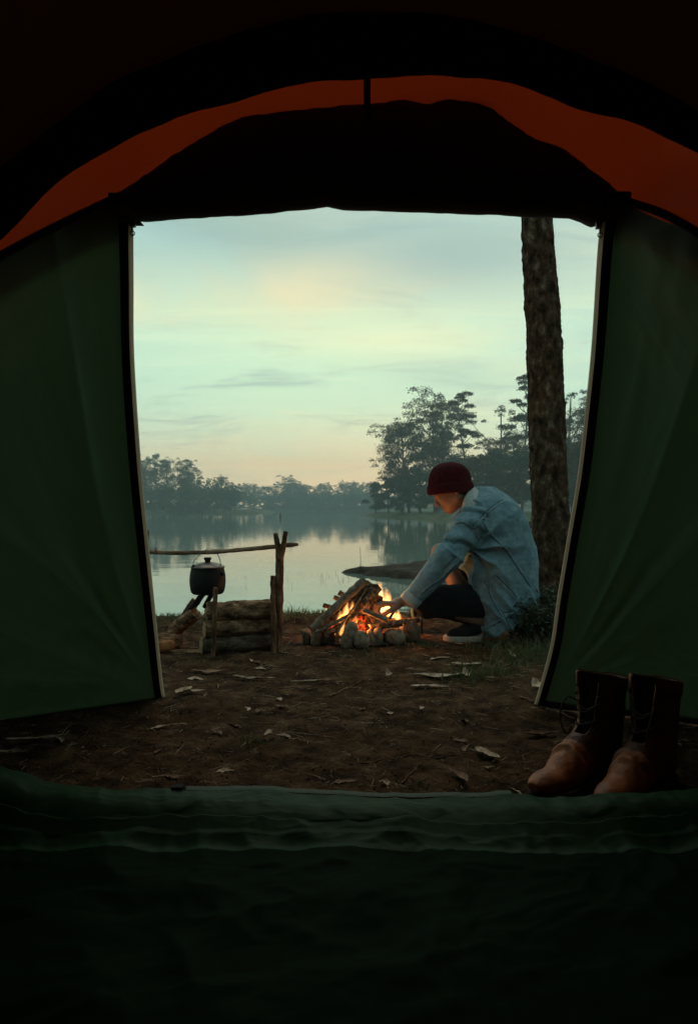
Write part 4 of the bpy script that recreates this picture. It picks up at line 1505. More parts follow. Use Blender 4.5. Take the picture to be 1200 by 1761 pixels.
log_thing('firewood', at(560, 1092, 3.42), at(612, 1062, 3.5), .016, .016, M['fire_wood'], 'brown stick lying under the pale one at the left front', 'firewood', GF, seed=33, rough=.2, sides=14)
log_thing('firewood', at(655, 1072, 3.55), at(720, 1066, 3.62), .013, .014, M['fire_wood'], 'half-burnt stick reaching right towards the biggest stone', 'firewood', GF, seed=34, rough=.2, sides=14)

# flames: small volumes of glowing gas
M['flame'] = bpy.data.materials.new('flame')


def flame_nodes(m):
    m.use_nodes = True
    nt = m.node_tree
    nt.nodes.clear()
    N, L = nt.nodes.new, nt.links.new
    out = N('ShaderNodeOutputMaterial')
    em = N('ShaderNodeEmission')
    L(em.outputs[0], out.inputs['Volume'])
    tc = N('ShaderNodeTexCoord')
    sep = N('ShaderNodeSeparateXYZ')
    L(tc.outputs['Object'], sep.inputs[0])

    def mt(op, a, b=None, clamp=False):
        n = N('ShaderNodeMath')
        n.operation = op
        n.use_clamp = clamp
        for i, v in enumerate((a, b)):
            if v is None:
                continue
            if isinstance(v, (int, float)):
                n.inputs[i].default_value = v
            else:
                L(v, n.inputs[i])
        return n.outputs[0]
    # local: z 0..1 along the tongue, xy -1..1 across
    mp = N('ShaderNodeMapping')
    mp.inputs['Scale'].default_value = (1.3, 1.3, 2.2)
    L(tc.outputs['Object'], mp.inputs[0])
    oi = N('ShaderNodeObjectInfo')
    L(oi.outputs['Random'], mp.inputs['Location'])
    no = N('ShaderNodeTexNoise')
    no.inputs['Scale'].default_value = 1.6
    no.inputs['Detail'].default_value = 3
    no.inputs['Distortion'].default_value = 0.8
    L(mp.outputs[0], no.inputs['Vector'])
    wob = mt('MULTIPLY', mt('SUBTRACT', no.outputs[0], 0.5), 1.5)
    x = mt('ADD', sep.outputs[0], mt('MULTIPLY', wob, sep.outputs[2]))
    r2 = mt('ADD', mt('MULTIPLY', x, x), mt('MULTIPLY', sep.outputs[1], sep.outputs[1]))
    wid = mt('SUBTRACT', 1.0, sep.outputs[2])
    wid = mt('MULTIPLY', mt('POWER', mt('MAXIMUM', wid, 0.001), 0.85), mt('ADD', 0.35, mt('MULTIPLY', mt('MINIMUM', mt('MULTIPLY', sep.outputs[2], 4.0), 1.0), 0.45)))
    rr = mt('DIVIDE', mt('SQRT', r2), mt('MAXIMUM', wid, 0.02))
    core = mt('SUBTRACT', 1.0, rr, True)
    dens = mt('MULTIPLY', mt('MULTIPLY', core, core), mt('ADD', 0.25, mt('MULTIPLY', no.outputs[0], 1.5)))
    fade = mt('MULTIPLY', mt('MULTIPLY', sep.outputs[2], 7.0, True), mt('MULTIPLY', mt('SUBTRACT', 1.0, sep.outputs[2]), 1.8, True))
    dens = mt('MULTIPLY', dens, fade)
    L(mt('MULTIPLY', dens , 240.0), em.inputs['Strength'])
    cr = N('ShaderNodeValToRGB')
    e = cr.color_ramp.elements
    e[0].position, e[0].color = 0.0, (1.0, 0.16, 0.02, 1)
    e[1].position, e[1].color = 0.55, (1.0, 0.46, 0.12, 1)
    L(core, cr.inputs[0])
    L(cr.outputs[0], em.inputs['Color'])


flame_nodes(M['flame'])
fm_v, fm_f = lathe([(0.001, 0), (.9, 0.02), (1.0, 0.3), (.85, 0.6), (.5, 0.9), (0.001, 1.02)], (0, 0, 0), 20)
flame_me = mesh_data('flame', fm_v, fm_f, M['flame'])
fire = thing('campfire_flames', (fx, fy, .03), 'yellow and orange flames licking up between the burning sticks', 'fire')


def flame(px, base_py, top_py, d, w, lean=0.0):
    b_, t_ = at(px, base_py, d), at(px, top_py, d)
    h = t_[2] - b_[2]
    o = put('flame', flame_me, fire, tuple(b_ - np.array(fire.location)))
    o.scale = (w, w, h)
    o.rotation_euler = (0, lean, random.uniform(0, .5))
    return o


flame(655, 1050, 994, 3.62, .058, -.05)
flame(664, 1050, 1006, 3.65, .045, .03)
flame(668, 1050, 1012, 3.64, .036, .06)
flame(649, 1044, 1006, 3.66, .03, -.1)
flame(594, 1068, 1028, 3.475, .045, .1)
flame(604, 1062, 1030, 3.48, .035, .1)
flame(582, 1072, 1046, 3.46, .03, .2)
flame(588, 1062, 1040, 3.49, .028, -.1)
flame(584, 1094, 1062, 3.42, .03, .35)
flame(576, 1094, 1074, 3.45, .018, .3)
flame(669, 1063, 1038, 3.57, .045, 0)
flame(683, 1068, 1046, 3.57, .045, .1)
flame(676, 1064, 1040, 3.60, .05, -.1)
flame(656, 1056, 1020, 3.66, .06, .1)
flame(621, 1084, 1060, 3.50, .018, 0)
flame(638, 1022, 996, 3.62, .024, -.1)
flame(610, 1040, 1016, 3.58, .02, .1)
flame(561, 1050, 1036, 3.63, .012, 0)
# the light these flames give off
for (px_, py_, d_, e_) in ((656, 1034, 3.67, 6.5), (592, 1066, 3.50, 2.6), (622, 1074, 3.46, 2.6)):
    ld = bpy.data.lights.new('fire_light', 'POINT')
    ld.energy = e_
    ld.shadow_soft_size = 0.035
    ld.color = (1.0, 0.36, 0.09)
    lo_ = bpy.data.objects.new('fire_light', ld)
    COL.objects.link(lo_)
    lo_.location = tuple(at(px_, py_, d_))
    lo_.parent = None
# a few flying sparks
spv = []
g = np.random.default_rng(3)
for k in range(5):
    c = at(600 + g.uniform(-20, 75), 1060 - 90 * g.random() ** 1.5, 3.5 + g.uniform(0, .2))
    s = g.uniform(.0008, .0016)
    V8, F8 = box(c - s, c + s)
    spv.append((V8, F8))
v, f = join(spv)
tag(obj('sparks', v, f, emitter('spark', (1, .45, .15), 6), smooth=False), 'tiny sparks above the fire', None, kind='stuff')

# ------------------------------------------------------------------ bag behind the trunk
bagm = material('bag_navy', (0.010, 0.013, 0.024), 0.8, 0.2, bump=.3, bscale=80)
bag = thing('bag', at(930, 1060, 4.62), 'navy bag with small pale print, mostly hidden behind the trunk', 'bag')
s_ = SDF(at(930, 975, 4.62) - (.14, .10, .36), at(930, 975, 4.62) + (.14, .10, .36), .012)
bc = at(930, 976, 4.62)
q = np.maximum(np.maximum(np.abs(s_.X - bc[0]) - .055, np.abs(s_.Y - bc[1]) - .045), np.abs(s_.Z - bc[2]) - .285) - .022
s_.add(q)
v, f = s_.mesh()
obj('sack', v, f, bagm, bag)
for k, (py_, hh) in enumerate(((912, 3), (919, 2.2), (926, 3))):
    c = at(916, py_, 4.548)
    v, f = box(c + (-.012, -.002, -hh / 300), c + (.03, .001, hh / 300))
    obj('print', v, f, material('print_white', (.5, .48, .44), .8), bag, smooth=False)


# ------------------------------------------------------------------ person crouching at the fire
M['skin'] = material('skin', (0.19, 0.098, 0.060), 0.55, 0.35, var=[(0.25, 0.135, 0.085)], nscale=12, bump=0.06, bscale=200)
bs = M['skin'].node_tree.nodes['Principled BSDF']
bs.inputs['Subsurface Weight'].default_value = 0.12
bs.inputs['Subsurface Radius'].default_value = (0.012, 0.005, 0.003)
M['denim'] = material('denim', (0.095, 0.165, 0.195), 0.9, 0.1, var=[(0.135, 0.215, 0.245), (0.185, 0.27, 0.295)], nscale=26, detail=10, bump=0.30, bscale=420, ramp_pos=(0.34, 0.68))
M['denim_edge_shade'] = material('denim_edge_shade', (0.022, 0.050, 0.068), 0.9, 0.1)  # dark indigo: unfaded seam edge, with the seam's shadow put into the colour
M['denim_pale'] = material('denim_pale', (0.19, 0.245, 0.25), 0.9, 0.1, var=[(0.28, 0.34, 0.34)], nscale=14, bump=0.3, bscale=380)
M['denim_seam'] = material('denim_seam', (0.11, 0.19, 0.22), 0.9, 0.1, var=[(0.22, 0.30, 0.32)], nscale=40, bump=0.4, bscale=300)
M['collar_cloth'] = material('collar_cloth', (0.30, 0.33, 0.31), 0.95, 0.1, var=[(0.40, 0.43, 0.41)], nscale=60, bump=0.5, bscale=260)
M['trouser'] = material('trouser', (0.005, 0.006, 0.008), 0.95, 0.08, var=[(0.009, 0.010, 0.013)], nscale=20, bump=0.25, bscale=300)
M['denim_dark'] = material('denim_dark', (0.03, 0.055, 0.085), 0.9, 0.12, var=[(0.06, 0.10, 0.14)], nscale=20, bump=0.3, bscale=300)
M['beanie_red'] = material('beanie_red', (0.034, 0.0022, 0.0035), 0.95, 0.05, var=[(0.058, 0.004, 0.0055)], nscale=60, bump=0.4, bscale=300, sheen=0.05)
M['hair'] = material('hair', (0.010, 0.007, 0.005), 0.6, 0.3)
M['shoe_black'] = material('shoe_black', (0.010, 0.010, 0.010), 0.85, 0.2)
M['shoe_sole'] = material('shoe_sole', (0.42, 0.36, 0.29), 0.75, 0.25, var=[(0.30, 0.24, 0.18)], nscale=20)
M['button'] = material('button', (0.16, 0.10, 0.06), 0.35, 0.5, metallic=0.8)

PD = 3.75
person = thing('person', (at(850, 1090, PD)[0], PD, 0), 'person in washed denim jacket and red beanie crouching with one hand at the fire', 'person')

# --- body: one continuous skin surface
up2 = np.array((-0.50, 0.866))      # head tilt in the picture plane (right, up)
fw2 = np.array((-0.866, -0.50))
HD = 3.74
HC = at(777, 837, HD)
pxm = HD / 1200
yaw = R(12)                          # face turned a touch away from the viewer


def hl(f, u, s):
    """head-local point in metres: forward, up, towards the viewer's side"""
    fx_ = f * math.cos(yaw)
    sy_ = f * math.sin(yaw) - s * math.cos(yaw)
    sx_ = s * math.sin(yaw) * -1
    x = fw2[0] * fx_ + up2[0] * u + sx_
    z = fw2[1] * fx_ + up2[1] * u
    return HC + np.array((x, sy_, z))


Fv = hl(1, 0, 0) - HC
Uv = hl(0, 1, 0) - HC
Sv = hl(0, 0, 1) - HC
hrot = np.array([Fv, Uv, Sv])
head = SDF(HC - (.20, .16, .26), HC + (.22, .16, .16), .0032)
head.add(head.ell(hl(-.004, .018, 0), (.093, .084, .075), hrot))                 # cranium
head.add(head.ell(hl(.034, -.035, 0), (.066, .082, .062), hrot), .03)            # face mass
head.add(head.ell(hl(.062, -.100, 0), (.030, .020, .027), hrot), .030)           # chin
head.add(head.cone(hl(.068, -.096, .008), hl(-.002, -.066, .055), .014, .020), .03)    # jaw near
head.add(head.cone(hl(.068, -.096, -.008), hl(-.002, -.066, -.055), .014, .020), .03)
head.add(head.cone(hl(.092, .004, .030), hl(.092, .004, -.030), .014, .014), .022)     # brow
head.add(head.cone(hl(.101, -.012, 0), hl(.121, -.046, 0), .008, .0105), .012)         # nose bridge to tip
head.add(head.ell(hl(.110, -.050, .011), (.012, .008, .008), hrot), .006)
head.add(head.ell(hl(.110, -.050, -.011), (.012, .008, .008), hrot), .006)
head.add(head.ell(hl(.068, -.036, .040), (.024, .020, .016), hrot), .02)               # cheeks
head.add(head.ell(hl(.068, -.036, -.040), (.024, .020, .016), hrot), .02)
head.cut(head.ell(hl(.101, -.016, .031), (.012, .009, .013), hrot), .012)              # eye sockets
head.cut(head.ell(hl(.101, -.016, -.031), (.012, .009, .013), hrot), .012)
for s_1 in (.031, -.031):
    head.add(head.ell(hl(.084, -.017, s_1), (.012, .0085, .014), hrot), .003)          # lids over the eyes
head.add(head.ell(hl(.100, -.070, 0), (.009, .0060, .019), hrot), .006)                # lips
head.add(head.ell(hl(.097, -.081, 0), (.009, .0062, .016), hrot), .006)
head.cut(head.cone(hl(.113, -.0755, .017), hl(.113, -.0755, -.017), .0048, .0048), .004)
for s_1 in (1, -1):                                                                     # ears
    head.add(head.ell(hl(-.012, -.022, .074 * s_1), (.017, .028, .008), hrot), .006)
    head.cut(head.ell(hl(-.010, -.020, .083 * s_1), (.009, .017, .007), hrot), .004)
NB = at(834, 890, 3.77)
head.add(head.cone(hl(-.030, -.050, 0), NB, .052, .046), .03)
hv, hf = head.mesh()

body = SDF((at(640, 1000, 3.5)[0], 3.45, -.02), (at(925, 1000, 3.9)[0], 4.02, .72), .008)
J = dict(neck=NB, chest=at(842, 930, 3.76), pelvis=at(864, 1035, 3.76), shN=at(814, 899, 3.66), shF=at(814, 897, 3.88),
         elN=at(768, 961, 3.56), wrN=at(699, 1032, 3.575), hipN=at(862, 1034, 3.75), knN=at(733, 1034, 3.64),
         hipF=at(862, 1030, 3.86), knF=at(757, 950, 3.90), anF=at(812, 1066, 3.76), anN=at(845, 1072, 3.70), elF=at(800, 985, 3.98), wrF=at(815, 1030, 3.9))
body.add(body.cone(J['neck'], J['chest'], .045, .120), .04)
body.add(body.cone(J['chest'], J['pelvis'], .125, .125), .05)
body.add(body.cone(J['shN'], J['shF'], .04, .04), .05)
for a_, b_, c_, r1, r2, r3 in (('shN', 'elN', 'wrN', .042, .040, .0265), ('shF', 'elF', 'wrF', .042, .040, .028)):
    body.add(body.cone(J[a_], J[b_], r1, r2), .03)
    body.add(body.cone(J[b_], J[c_], r2, r3), .015)
for a_, b_, c_ in (('hipN', 'knN', 'anN'), ('hipF', 'knF', 'anF')):
    body.add(body.cone(J[a_], J[b_], .08, .046), .04)
    body.add(body.cone(J[b_], J[c_], .046, .034), .02)
bv, bf = body.mesh()

# near hand: palm, thumb and four bent fingers
hand = SDF(at(640, 1074, 3.56) - (.02, .11, .02), at(716, 1010, 3.6) + (.04, .10, .03), .0022)
W = J['wrN']


def hp(px_, py_, dd):
    return at(px_, py_, 3.575 + dd)


hand.add(hand.cone(at(716, 1020, 3.572), W, .0285, .0245), .01)
hand.add(hand.cone(W, hp(684, 1037, 0), .0245, .0255), .012)
hand.add(hand.ell(hp(678, 1039, 0), (.034, .037, .020)), .016)
kn = [(662, 1038, -.034), (659, 1036.5, -.012), (660, 1037.5, .010), (664, 1039.5, .030)]
p1_ = [(650, 1042, -.040), (646.5, 1041, -.015), (647.5, 1042.5, .008), (653, 1044, .030)]
p2_ = [(647.5, 1051, -.041), (643.5, 1050.5, -.016), (645, 1052, .007), (651, 1052, .028)]
p3_ = [(652, 1057.5, -.038), (648.5, 1058, -.015), (650, 1058.5, .006), (655, 1057.5, .024)]
rr_ = [.0098, .0102, .0098, .0086]
for k in range(4):
    a_, b_, c_, d_ = (hp(*q[k]) for q in (kn, p1_, p2_, p3_))
    hand.add(hand.cone(hp(680, 1039, -.022 + .015 * k), a_, .013, rr_[k] * 1.15), .008)
    hand.add(hand.cone(a_, b_, rr_[k] * 1.15, rr_[k]), .0025)
    hand.add(hand.cone(b_, c_, rr_[k] * 1.02, rr_[k] * .92), .001)
    hand.add(hand.cone(c_, d_, rr_[k] * .92, rr_[k] * .74), .001)
hand.add(hand.cone(hp(684, 1043, -.02), hp(670, 1051, -.046), .016, .0125), .010)
hand.add(hand.cone(hp(670, 1051, -.046), hp(660, 1057, -.043), .0115, .0105), .002)
hand.add(hand.cone(hp(660, 1057, -.043), hp(654, 1061.5, -.034), .0105, .0075), .001)
mv, mf = hand.mesh()
V, F = join([(hv, hf), (bv, bf), (mv, mf)])
skin = obj('body', V, F, M['skin'], person)

# eyebrow, lashes and side hair
v, f = tube(spline([hl(.103, .006, .012), hl(.100, .010, .028), hl(.086, .006, .047)], 8), np.linspace(.0035, .002, 8), 8)
obj('eyebrow', v, f, M['hair'], skin)
v, f = tube(spline([hl(.096, -.0185, .019), hl(.0955, -.021, .031), hl(.088, -.020, .043)], 8), .0013, 6)
obj('eyelash', v, f, M['hair'], skin)
hs = SDF(HC - (.16, .14, .14), HC + (.2, .14, .12), .005)
hs.add(hs.ell(hl(-.014, -.012, 0), (.081, .081, .0765), hrot))
hs.cut(hs.ell(hl(.075, -.06, 0), (.075, .10, .2), hrot), .01)
hs.cut(hs.ell(hl(.03, -.115, 0), (.09, .06, .2), hrot), .01)
v, f = hs.mesh()
obj('hair', v, f, M['hair'], skin)

# --- beanie
bc0 = at(774.5, 842, HD)
bax = np.array((-.10, 0, 1.0))
bax /= np.linalg.norm(bax)
bfw = np.array((-1.0, 0, -.15))
bfw -= bax * (bfw @ bax)
bfw /= np.linalg.norm(bfw)
bsd = np.cross(bax, bfw)
na, nh = 240, 60


def beanie_surf(prof, ribs, amp, name, mat, parent, wob=0):
    th_ = np.linspace(0, 2 * np.pi, na, endpoint=False)
    V = []
    for (r_, h_, sx_, ra) in prof:
        rr = r_ * (1 + .10 * amp * ra * (np.abs(np.sin(th_ * ribs / 2)) - .6))
        a_ = rr * np.cos(th_) * 1.05
        b_ = rr * np.sin(th_) * .88
        hh = h_ + sx_ * np.cos(th_)
        V.append(bc0 + bfw * a_[:, None] + bsd * b_[:, None] + bax * hh[:, None])
    V = np.array(V)
    V += (0.003 * fbm(V * 16, 3, 7))[..., None] * np.sign(wob + 1)
    n = len(prof)
    F = [(i * na + j, i * na + (j + 1) % na, (i + 1) * na + (j + 1) % na, (i + 1) * na + j) for i in range(n - 1) for j in range(na)]
    return obj(name, V.reshape(-1, 3), F, mat, parent)


s0 = np.linspace(0, 1, 40)
R0 = .1075
prof = []
for s in s0:
    h_ = .022 + .128 * np.sin(s * np.pi / 2) ** 1.0
    r_ = R0 * (np.cos(s * np.pi / 2) ** .88 if s < 1 else 0) + .0008
    r_ = min(r_, R0 * (1 - .02 * s)) + .006 * math.sin(s * math.pi)
    prof.append((max(r_, .0008), h_, .0, min(1, r_ / .06)))
bn = beanie_surf(prof, 64, .32, 'beanie', M['beanie_red'], person)
prof = [(R0 - .010, -.016, 0, 0), (R0 + .001, -.019, 0, 1), (R0 + .007, -.015, 0, 1), (R0 + .0095, -.004, 0, 1), (R0 + .0095, .012, 0, 1), (R0 + .0075, .026, 0, 1), (R0 + .002, .034, 0, 1), (R0 - .009, .035, 0, 0)]
pr = np.array(prof)
prof = [tuple(np.interp(t_, np.linspace(0, 1, len(pr)), pr[:, k]) for k in range(4)) for t_ in np.linspace(0, 1, 26)]
beanie_surf(prof, 64, .42, 'cuff', M['beanie_red'], bn)

# --- trousers
tr = SDF((at(700, 1000, 3.5)[0], 3.46, .02), (at(925, 1000, 3.9)[0], 4.04, .66), .0065)
tr.add(tr.cone(J['hipN'] + (0, -.02, 0), J['knN'] + (.01, 0, 0), .092, .080), .0)
tr.add(tr.ell(J['knN'] + (.005, 0, -.006), (.070, .076, .082)), .03)
tr.add(tr.cone(J['knN'] + (.03, .05, -.01), J['anN'] + (-.02, .05, .02), .066, .058), .03)
tr.add(tr.cone(J['hipF'], J['knF'] + (.115, -.005, -.062), .098, .070), .04)
tr.add(tr.ell(J['pelvis'], (.14, .17, .13)), .05)
v, f = tr.mesh()
n_ = vnormals(v, f)
w_ = fbm(v * np.array([10, 14, 22]), 3, 201)
v = v + n_ * (0.006 * w_ + 0.004 * ridged(v * np.array([14, 14, 30]), 2, 202))[:, None]
trs = obj('trousers', v, f, M['trouser'], person)
# hem of a faded panel hanging past the near knee
c = [at(715, 1022, 3.66), at(711, 1038, 3.66), at(711, 1052, 3.66), at(713, 1067, 3.67)]
v, f = tube(arc_spline(c, 20), np.interp(np.linspace(0, 1, 20), [0, .5, .8, 1], [.016, .020, .022, .018]), 16, rough=.006, nscale=30, seed=5, flat=(1, .6))
obj('hanging_panel', v, f, M['denim_dark'], person)

# --- jacket: torso, near sleeve, far sleeve
SEC = np.array([  # py, left, right, half depth
    (838, 818, 842, .06), (843, 814, 852, .10), (850, 808, 866, .135), (860, 800, 880, .168), (875, 792, 892, .192), (890, 786, 901, .203), (910, 784, 909, .206),
    (940, 786, 916, .206), (970, 794, 920, .206), (1000, 803, 922, .208), (1030, 810, 921, .212), (1060, 818, 914, .214), (1080, 825, 905, .210), (1092, 829, 896, .20)])
jk = SDF((at(690, 1000, 3.5)[0], 3.44, CAM_Z - (1096 - HOR) / 1200 * PD), (at(935, 1000, 3.8)[0], 4.04, .80), .006)
pyg = HOR - (jk.Z - CAM_Z) * 1200 / PD
xl = (np.interp(pyg.ravel(), SEC[:, 0], SEC[:, 1]) - 600) / 1200 * PD
xr = (np.interp(pyg.ravel(), SEC[:, 0], SEC[:, 2]) - 600) / 1200 * PD
hd = np.interp(pyg.ravel(), SEC[:, 0], SEC[:, 3])
sh = (1, 1, -1)
xl, xr, hd = (np.convolve(np.pad(q, 4, 'edge'), np.ones(9) / 9, 'valid').reshape(sh) for q in (xl, xr, hd))
cx, ha = (xl + xr) / 2, (xr - xl) / 2
nx_, ny_ = np.abs(jk.X - cx) / ha, np.abs(jk.Y - PD) / hd
tq = ((nx_ ** 2.3 + ny_ ** 2.3) ** (1 / 2.3) - 1) * np.minimum(ha, hd) * 0.9
zt = CAM_Z - (839 - HOR) / 1200 * PD
tq = np.maximum(tq, jk.Z - zt)
jk.add(tq.astype(np.float32))
shN, elN, cuN = at(812, 897, 3.605), at(770, 959, 3.565), at(709, 1029, 3.575)
shT = at(836, 892, 3.66)
jk.add(jk.cone(shT, shN, .095, .080), .035)
jk.add(jk.cone(shN, elN, .078, .071), .018)
jk.add(jk.cone(elN, cuN, .069, .050), .02)
shF, elF = at(806, 890, 3.94), at(806, 985, 4.0)
jk.add(jk.cone(shF, elF, .08, .065), .02)
jk.add(jk.cone(elF, at(835, 1040, 3.95), .065, .05), .02)
# hem rises towards the back
hA, hB = at(829, 1096, PD), at(916, 1042, PD)
hd_ = (hB - hA)[[0, 2]] / np.linalg.norm((hB - hA)[[0, 2]])
jk.cut(((jk.Z - hA[2]) * hd_[0] - (jk.X - hA[0]) * hd_[1]).astype(np.float32) + 0 * jk.Y, .015)
# open front: hollow below the arm, towards the fire
jk.cut(jk.cone(at(786, 1010, 3.80), at(812, 1100, 3.80), .06, .10), .01)
jv, jf = jk.mesh()
jn = vnormals(jv, jf)


def seg_param(v, a, b):
    ab = b - a
    t_ = (v - a) @ ab / (ab @ ab)
    dd = np.linalg.norm(v - (a + np.clip(t_, 0, 1)[:, None] * ab), axis=1)
    return t_, dd


t1, d1 = seg_param(jv, shN, elN)
t2, d2 = seg_param(jv, elN, cuN)
fore = (d2 < .088) & (t2 > -.1)
upp = (d1 < .10) & ~fore
pyv = HOR - (jv[:, 2] - CAM_Z) * 1200 / jv[:, 1]
pxv = 600 + jv[:, 0] * 1200 / jv[:, 1]
D = np.zeros(len(jv))
# sleeve folds wrap round the arm on a slant, closest at shoulder and elbow
ph1 = jv @ np.array((30, 22, 62)) + 2.2 * fbm(jv * 11, 2, 211)
f1 = (1 - 2 * np.abs(np.sin(ph1 * .5))) * (.55 + .45 * fbm(jv * 8, 2, 212))
vly = lambda ph, wd: -np.exp(-(np.sin(ph * .5) / wd) ** 2)
D += np.where(upp, .007 * np.sin(ph1) + .020 * vly(ph1, .32) * sstep(fbm(jv * 8, 2, 212), -.35, .15), 0)
ph2 = jv @ np.array((58, 26, -34)) + 2.0 * fbm(jv * 13, 2, 213)
f2 = (1 - 2 * np.abs(np.sin(ph2 * .5))) * np.clip(.35 + .65 * fbm(jv * 9, 2, 214), -.3, 1)
D += np.where(fore, (.005 * np.sin(ph2) + .014 * vly(ph2, .3) * sstep(fbm(jv * 9, 2, 214), -.35, .15)) * np.exp(-((np.clip(t2, 0, 1) - .15) / .45) ** 2) + .005 * f2 * sstep(t2, .7, 1), 0)
tor = ~(fore | upp)
# torso: drag lines out of the armpit, soft diagonal folds, waist rumples
ap = np.array([810, 945])
an = np.arctan2(pyv - ap[1], pxv - ap[0])
rr = np.hypot(pyv - ap[1], pxv - ap[0])
D += np.where(tor, .019 * (1 - 2 * np.abs(np.sin(an * 4.5 + .9 * fbm(jv * 7, 2, 215)))) * np.exp(-((rr - 35) / 45) ** 2), 0)
D += np.where(tor, .011 * fbm(jv * np.array([5, 5, 7]), 2, 216) + .0030 * ridged(jv * np.array([16, 16, 20]), 3, 217), 0)
low = sstep(pyv, 985, 1050)
D += np.where(tor, low * .009 * (1 - 2 * np.abs(np.sin(jv @ np.array((35, 10, 28)) + 1.3 * fbm(jv * 9, 2, 218)))), 0)
D += .0018 * fbm(jv * 60, 2, 219)
jv = jv + jn * D[:, None]
jacket = obj('jacket', jv, jf, M['denim'], person)
bvh = BVHTree.FromPolygons([Vector(p) for p in jv], [tuple(int(i) for i in q) for q in jf])
camp = Vector((0, 0, CAM_Z))


def on_jacket(pts_px, n):
    """points on the cloth where the line of stitching runs"""
    q = arc_spline([(p[0], p[1], 0) for p in pts_px], n)
    P, Nn = [], []
    for x, y, _ in q:
        dv = Vector(at(x, y, 1.0)) - camp
        hit = bvh.ray_cast(camp, dv.normalized())
        if hit[0] is None:
            near = bvh.find_nearest(Vector(at(x, y, PD - .05)))
            hit = near
        nrm = hit[1]
        if nrm.dot(dv) > 0:
            nrm = -nrm
        P.append(hit[0])
        Nn.append(nrm)
    P, Nn = np.array(P), np.array(Nn)
    # keep the depth steady where the ray slips past an edge
    return P, Nn


def seam(pts_px, w, name='seam', mat='denim_seam', lift=.003, n=None, edge=1):
    L = sum(math.hypot(b[0] - a[0], b[1] - a[1]) for a, b in zip(pts_px[:-1], pts_px[1:]))
    n = n or max(8, int(L / 2.2))
    P, Nn = on_jacket(pts_px, n)
    k = np.ones(5) / 5
    for a in range(3):
        P[:, a] = np.convolve(np.pad(P[:, a], 2, 'edge'), k, 'valid')
        Nn[:, a] = np.convolve(np.pad(Nn[:, a], 2, 'edge'), k, 'valid')
    T = np.gradient(P, axis=0)
    side = np.cross(T, Nn)
    side /= np.linalg.norm(side, axis=1)[:, None] + 1e-9
    prof = [(-1, -.4), (-.85, .7), (-.35, 1), (0, .55), (.35, 1), (.85, .7), (1, -.4)]
    S = np.stack([P + side * (w / 2 * a) + Nn * (lift * b) for a, b in prof], 1)
    o = obj(name, S.reshape(-1, 3), grid_faces(len(P), len(prof)), M[mat], jacket)
    if edge:  # dark strip beside the seam: unfaded edge and painted seam shadow in one
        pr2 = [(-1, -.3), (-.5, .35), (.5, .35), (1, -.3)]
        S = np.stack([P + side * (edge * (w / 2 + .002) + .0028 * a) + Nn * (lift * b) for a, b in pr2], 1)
        obj('seam_edge_shade', S.reshape(-1, 3), grid_faces(len(P), 4), M['denim_edge_shade'], o)
    return o


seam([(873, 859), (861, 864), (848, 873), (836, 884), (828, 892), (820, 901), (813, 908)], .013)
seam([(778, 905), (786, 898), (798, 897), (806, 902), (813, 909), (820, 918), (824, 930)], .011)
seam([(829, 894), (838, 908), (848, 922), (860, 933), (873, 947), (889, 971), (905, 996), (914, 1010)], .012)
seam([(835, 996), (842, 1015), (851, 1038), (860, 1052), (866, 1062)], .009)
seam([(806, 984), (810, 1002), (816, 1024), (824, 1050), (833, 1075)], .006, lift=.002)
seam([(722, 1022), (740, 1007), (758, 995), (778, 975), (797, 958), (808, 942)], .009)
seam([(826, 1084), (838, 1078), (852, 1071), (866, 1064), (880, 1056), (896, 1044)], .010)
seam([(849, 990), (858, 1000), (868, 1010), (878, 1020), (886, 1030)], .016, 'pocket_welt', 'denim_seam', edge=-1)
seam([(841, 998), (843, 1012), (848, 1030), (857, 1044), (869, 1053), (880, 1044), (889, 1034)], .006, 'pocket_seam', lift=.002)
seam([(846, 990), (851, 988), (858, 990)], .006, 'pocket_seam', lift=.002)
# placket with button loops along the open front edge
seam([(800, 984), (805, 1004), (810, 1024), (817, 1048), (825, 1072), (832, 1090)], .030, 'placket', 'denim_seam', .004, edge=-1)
for py_ in (1007, 1024, 1044, 1064):
    x_ = np.interp(py_, [984, 1004, 1024, 1048, 1072, 1090], [800, 805, 810, 817, 825, 832])
    seam([(x_ - 3.5, py_ + .6), (x_ + .2, py_), (x_ + 4, py_ - .8)], .007, 'buttonhole', 'trouser', .006, 6, edge=0)
for (bx_, by_) in ((831, 893), (816, 908)):
    P, Nn = on_jacket([(bx_, by_), (bx_ + 1, by_)], 2)
    v, f = tube(np.linspace(P[0] + Nn[0] * .001, P[0] + Nn[0] * .007, 4), [.006, .006, .005, .002], 12)
    obj('button', v, f, M['button'], jacket)
# turned-back cuff
axis = cuN - elN
axis /= np.linalg.norm(axis)
c0 = cuN - axis * .018
v, f = tube([c0 - axis * .004, c0 + axis * .004, c0 + axis * .028, c0 + axis * .046, c0 + axis * .052, c0 + axis * .048, c0 + axis * .03], [.050, .0535, .0545, .053, .051, .047, .045], 30, caps=False, rough=.0035, nscale=28, seed=9)
obj('cuff', v, f, M['denim_pale'], jacket)
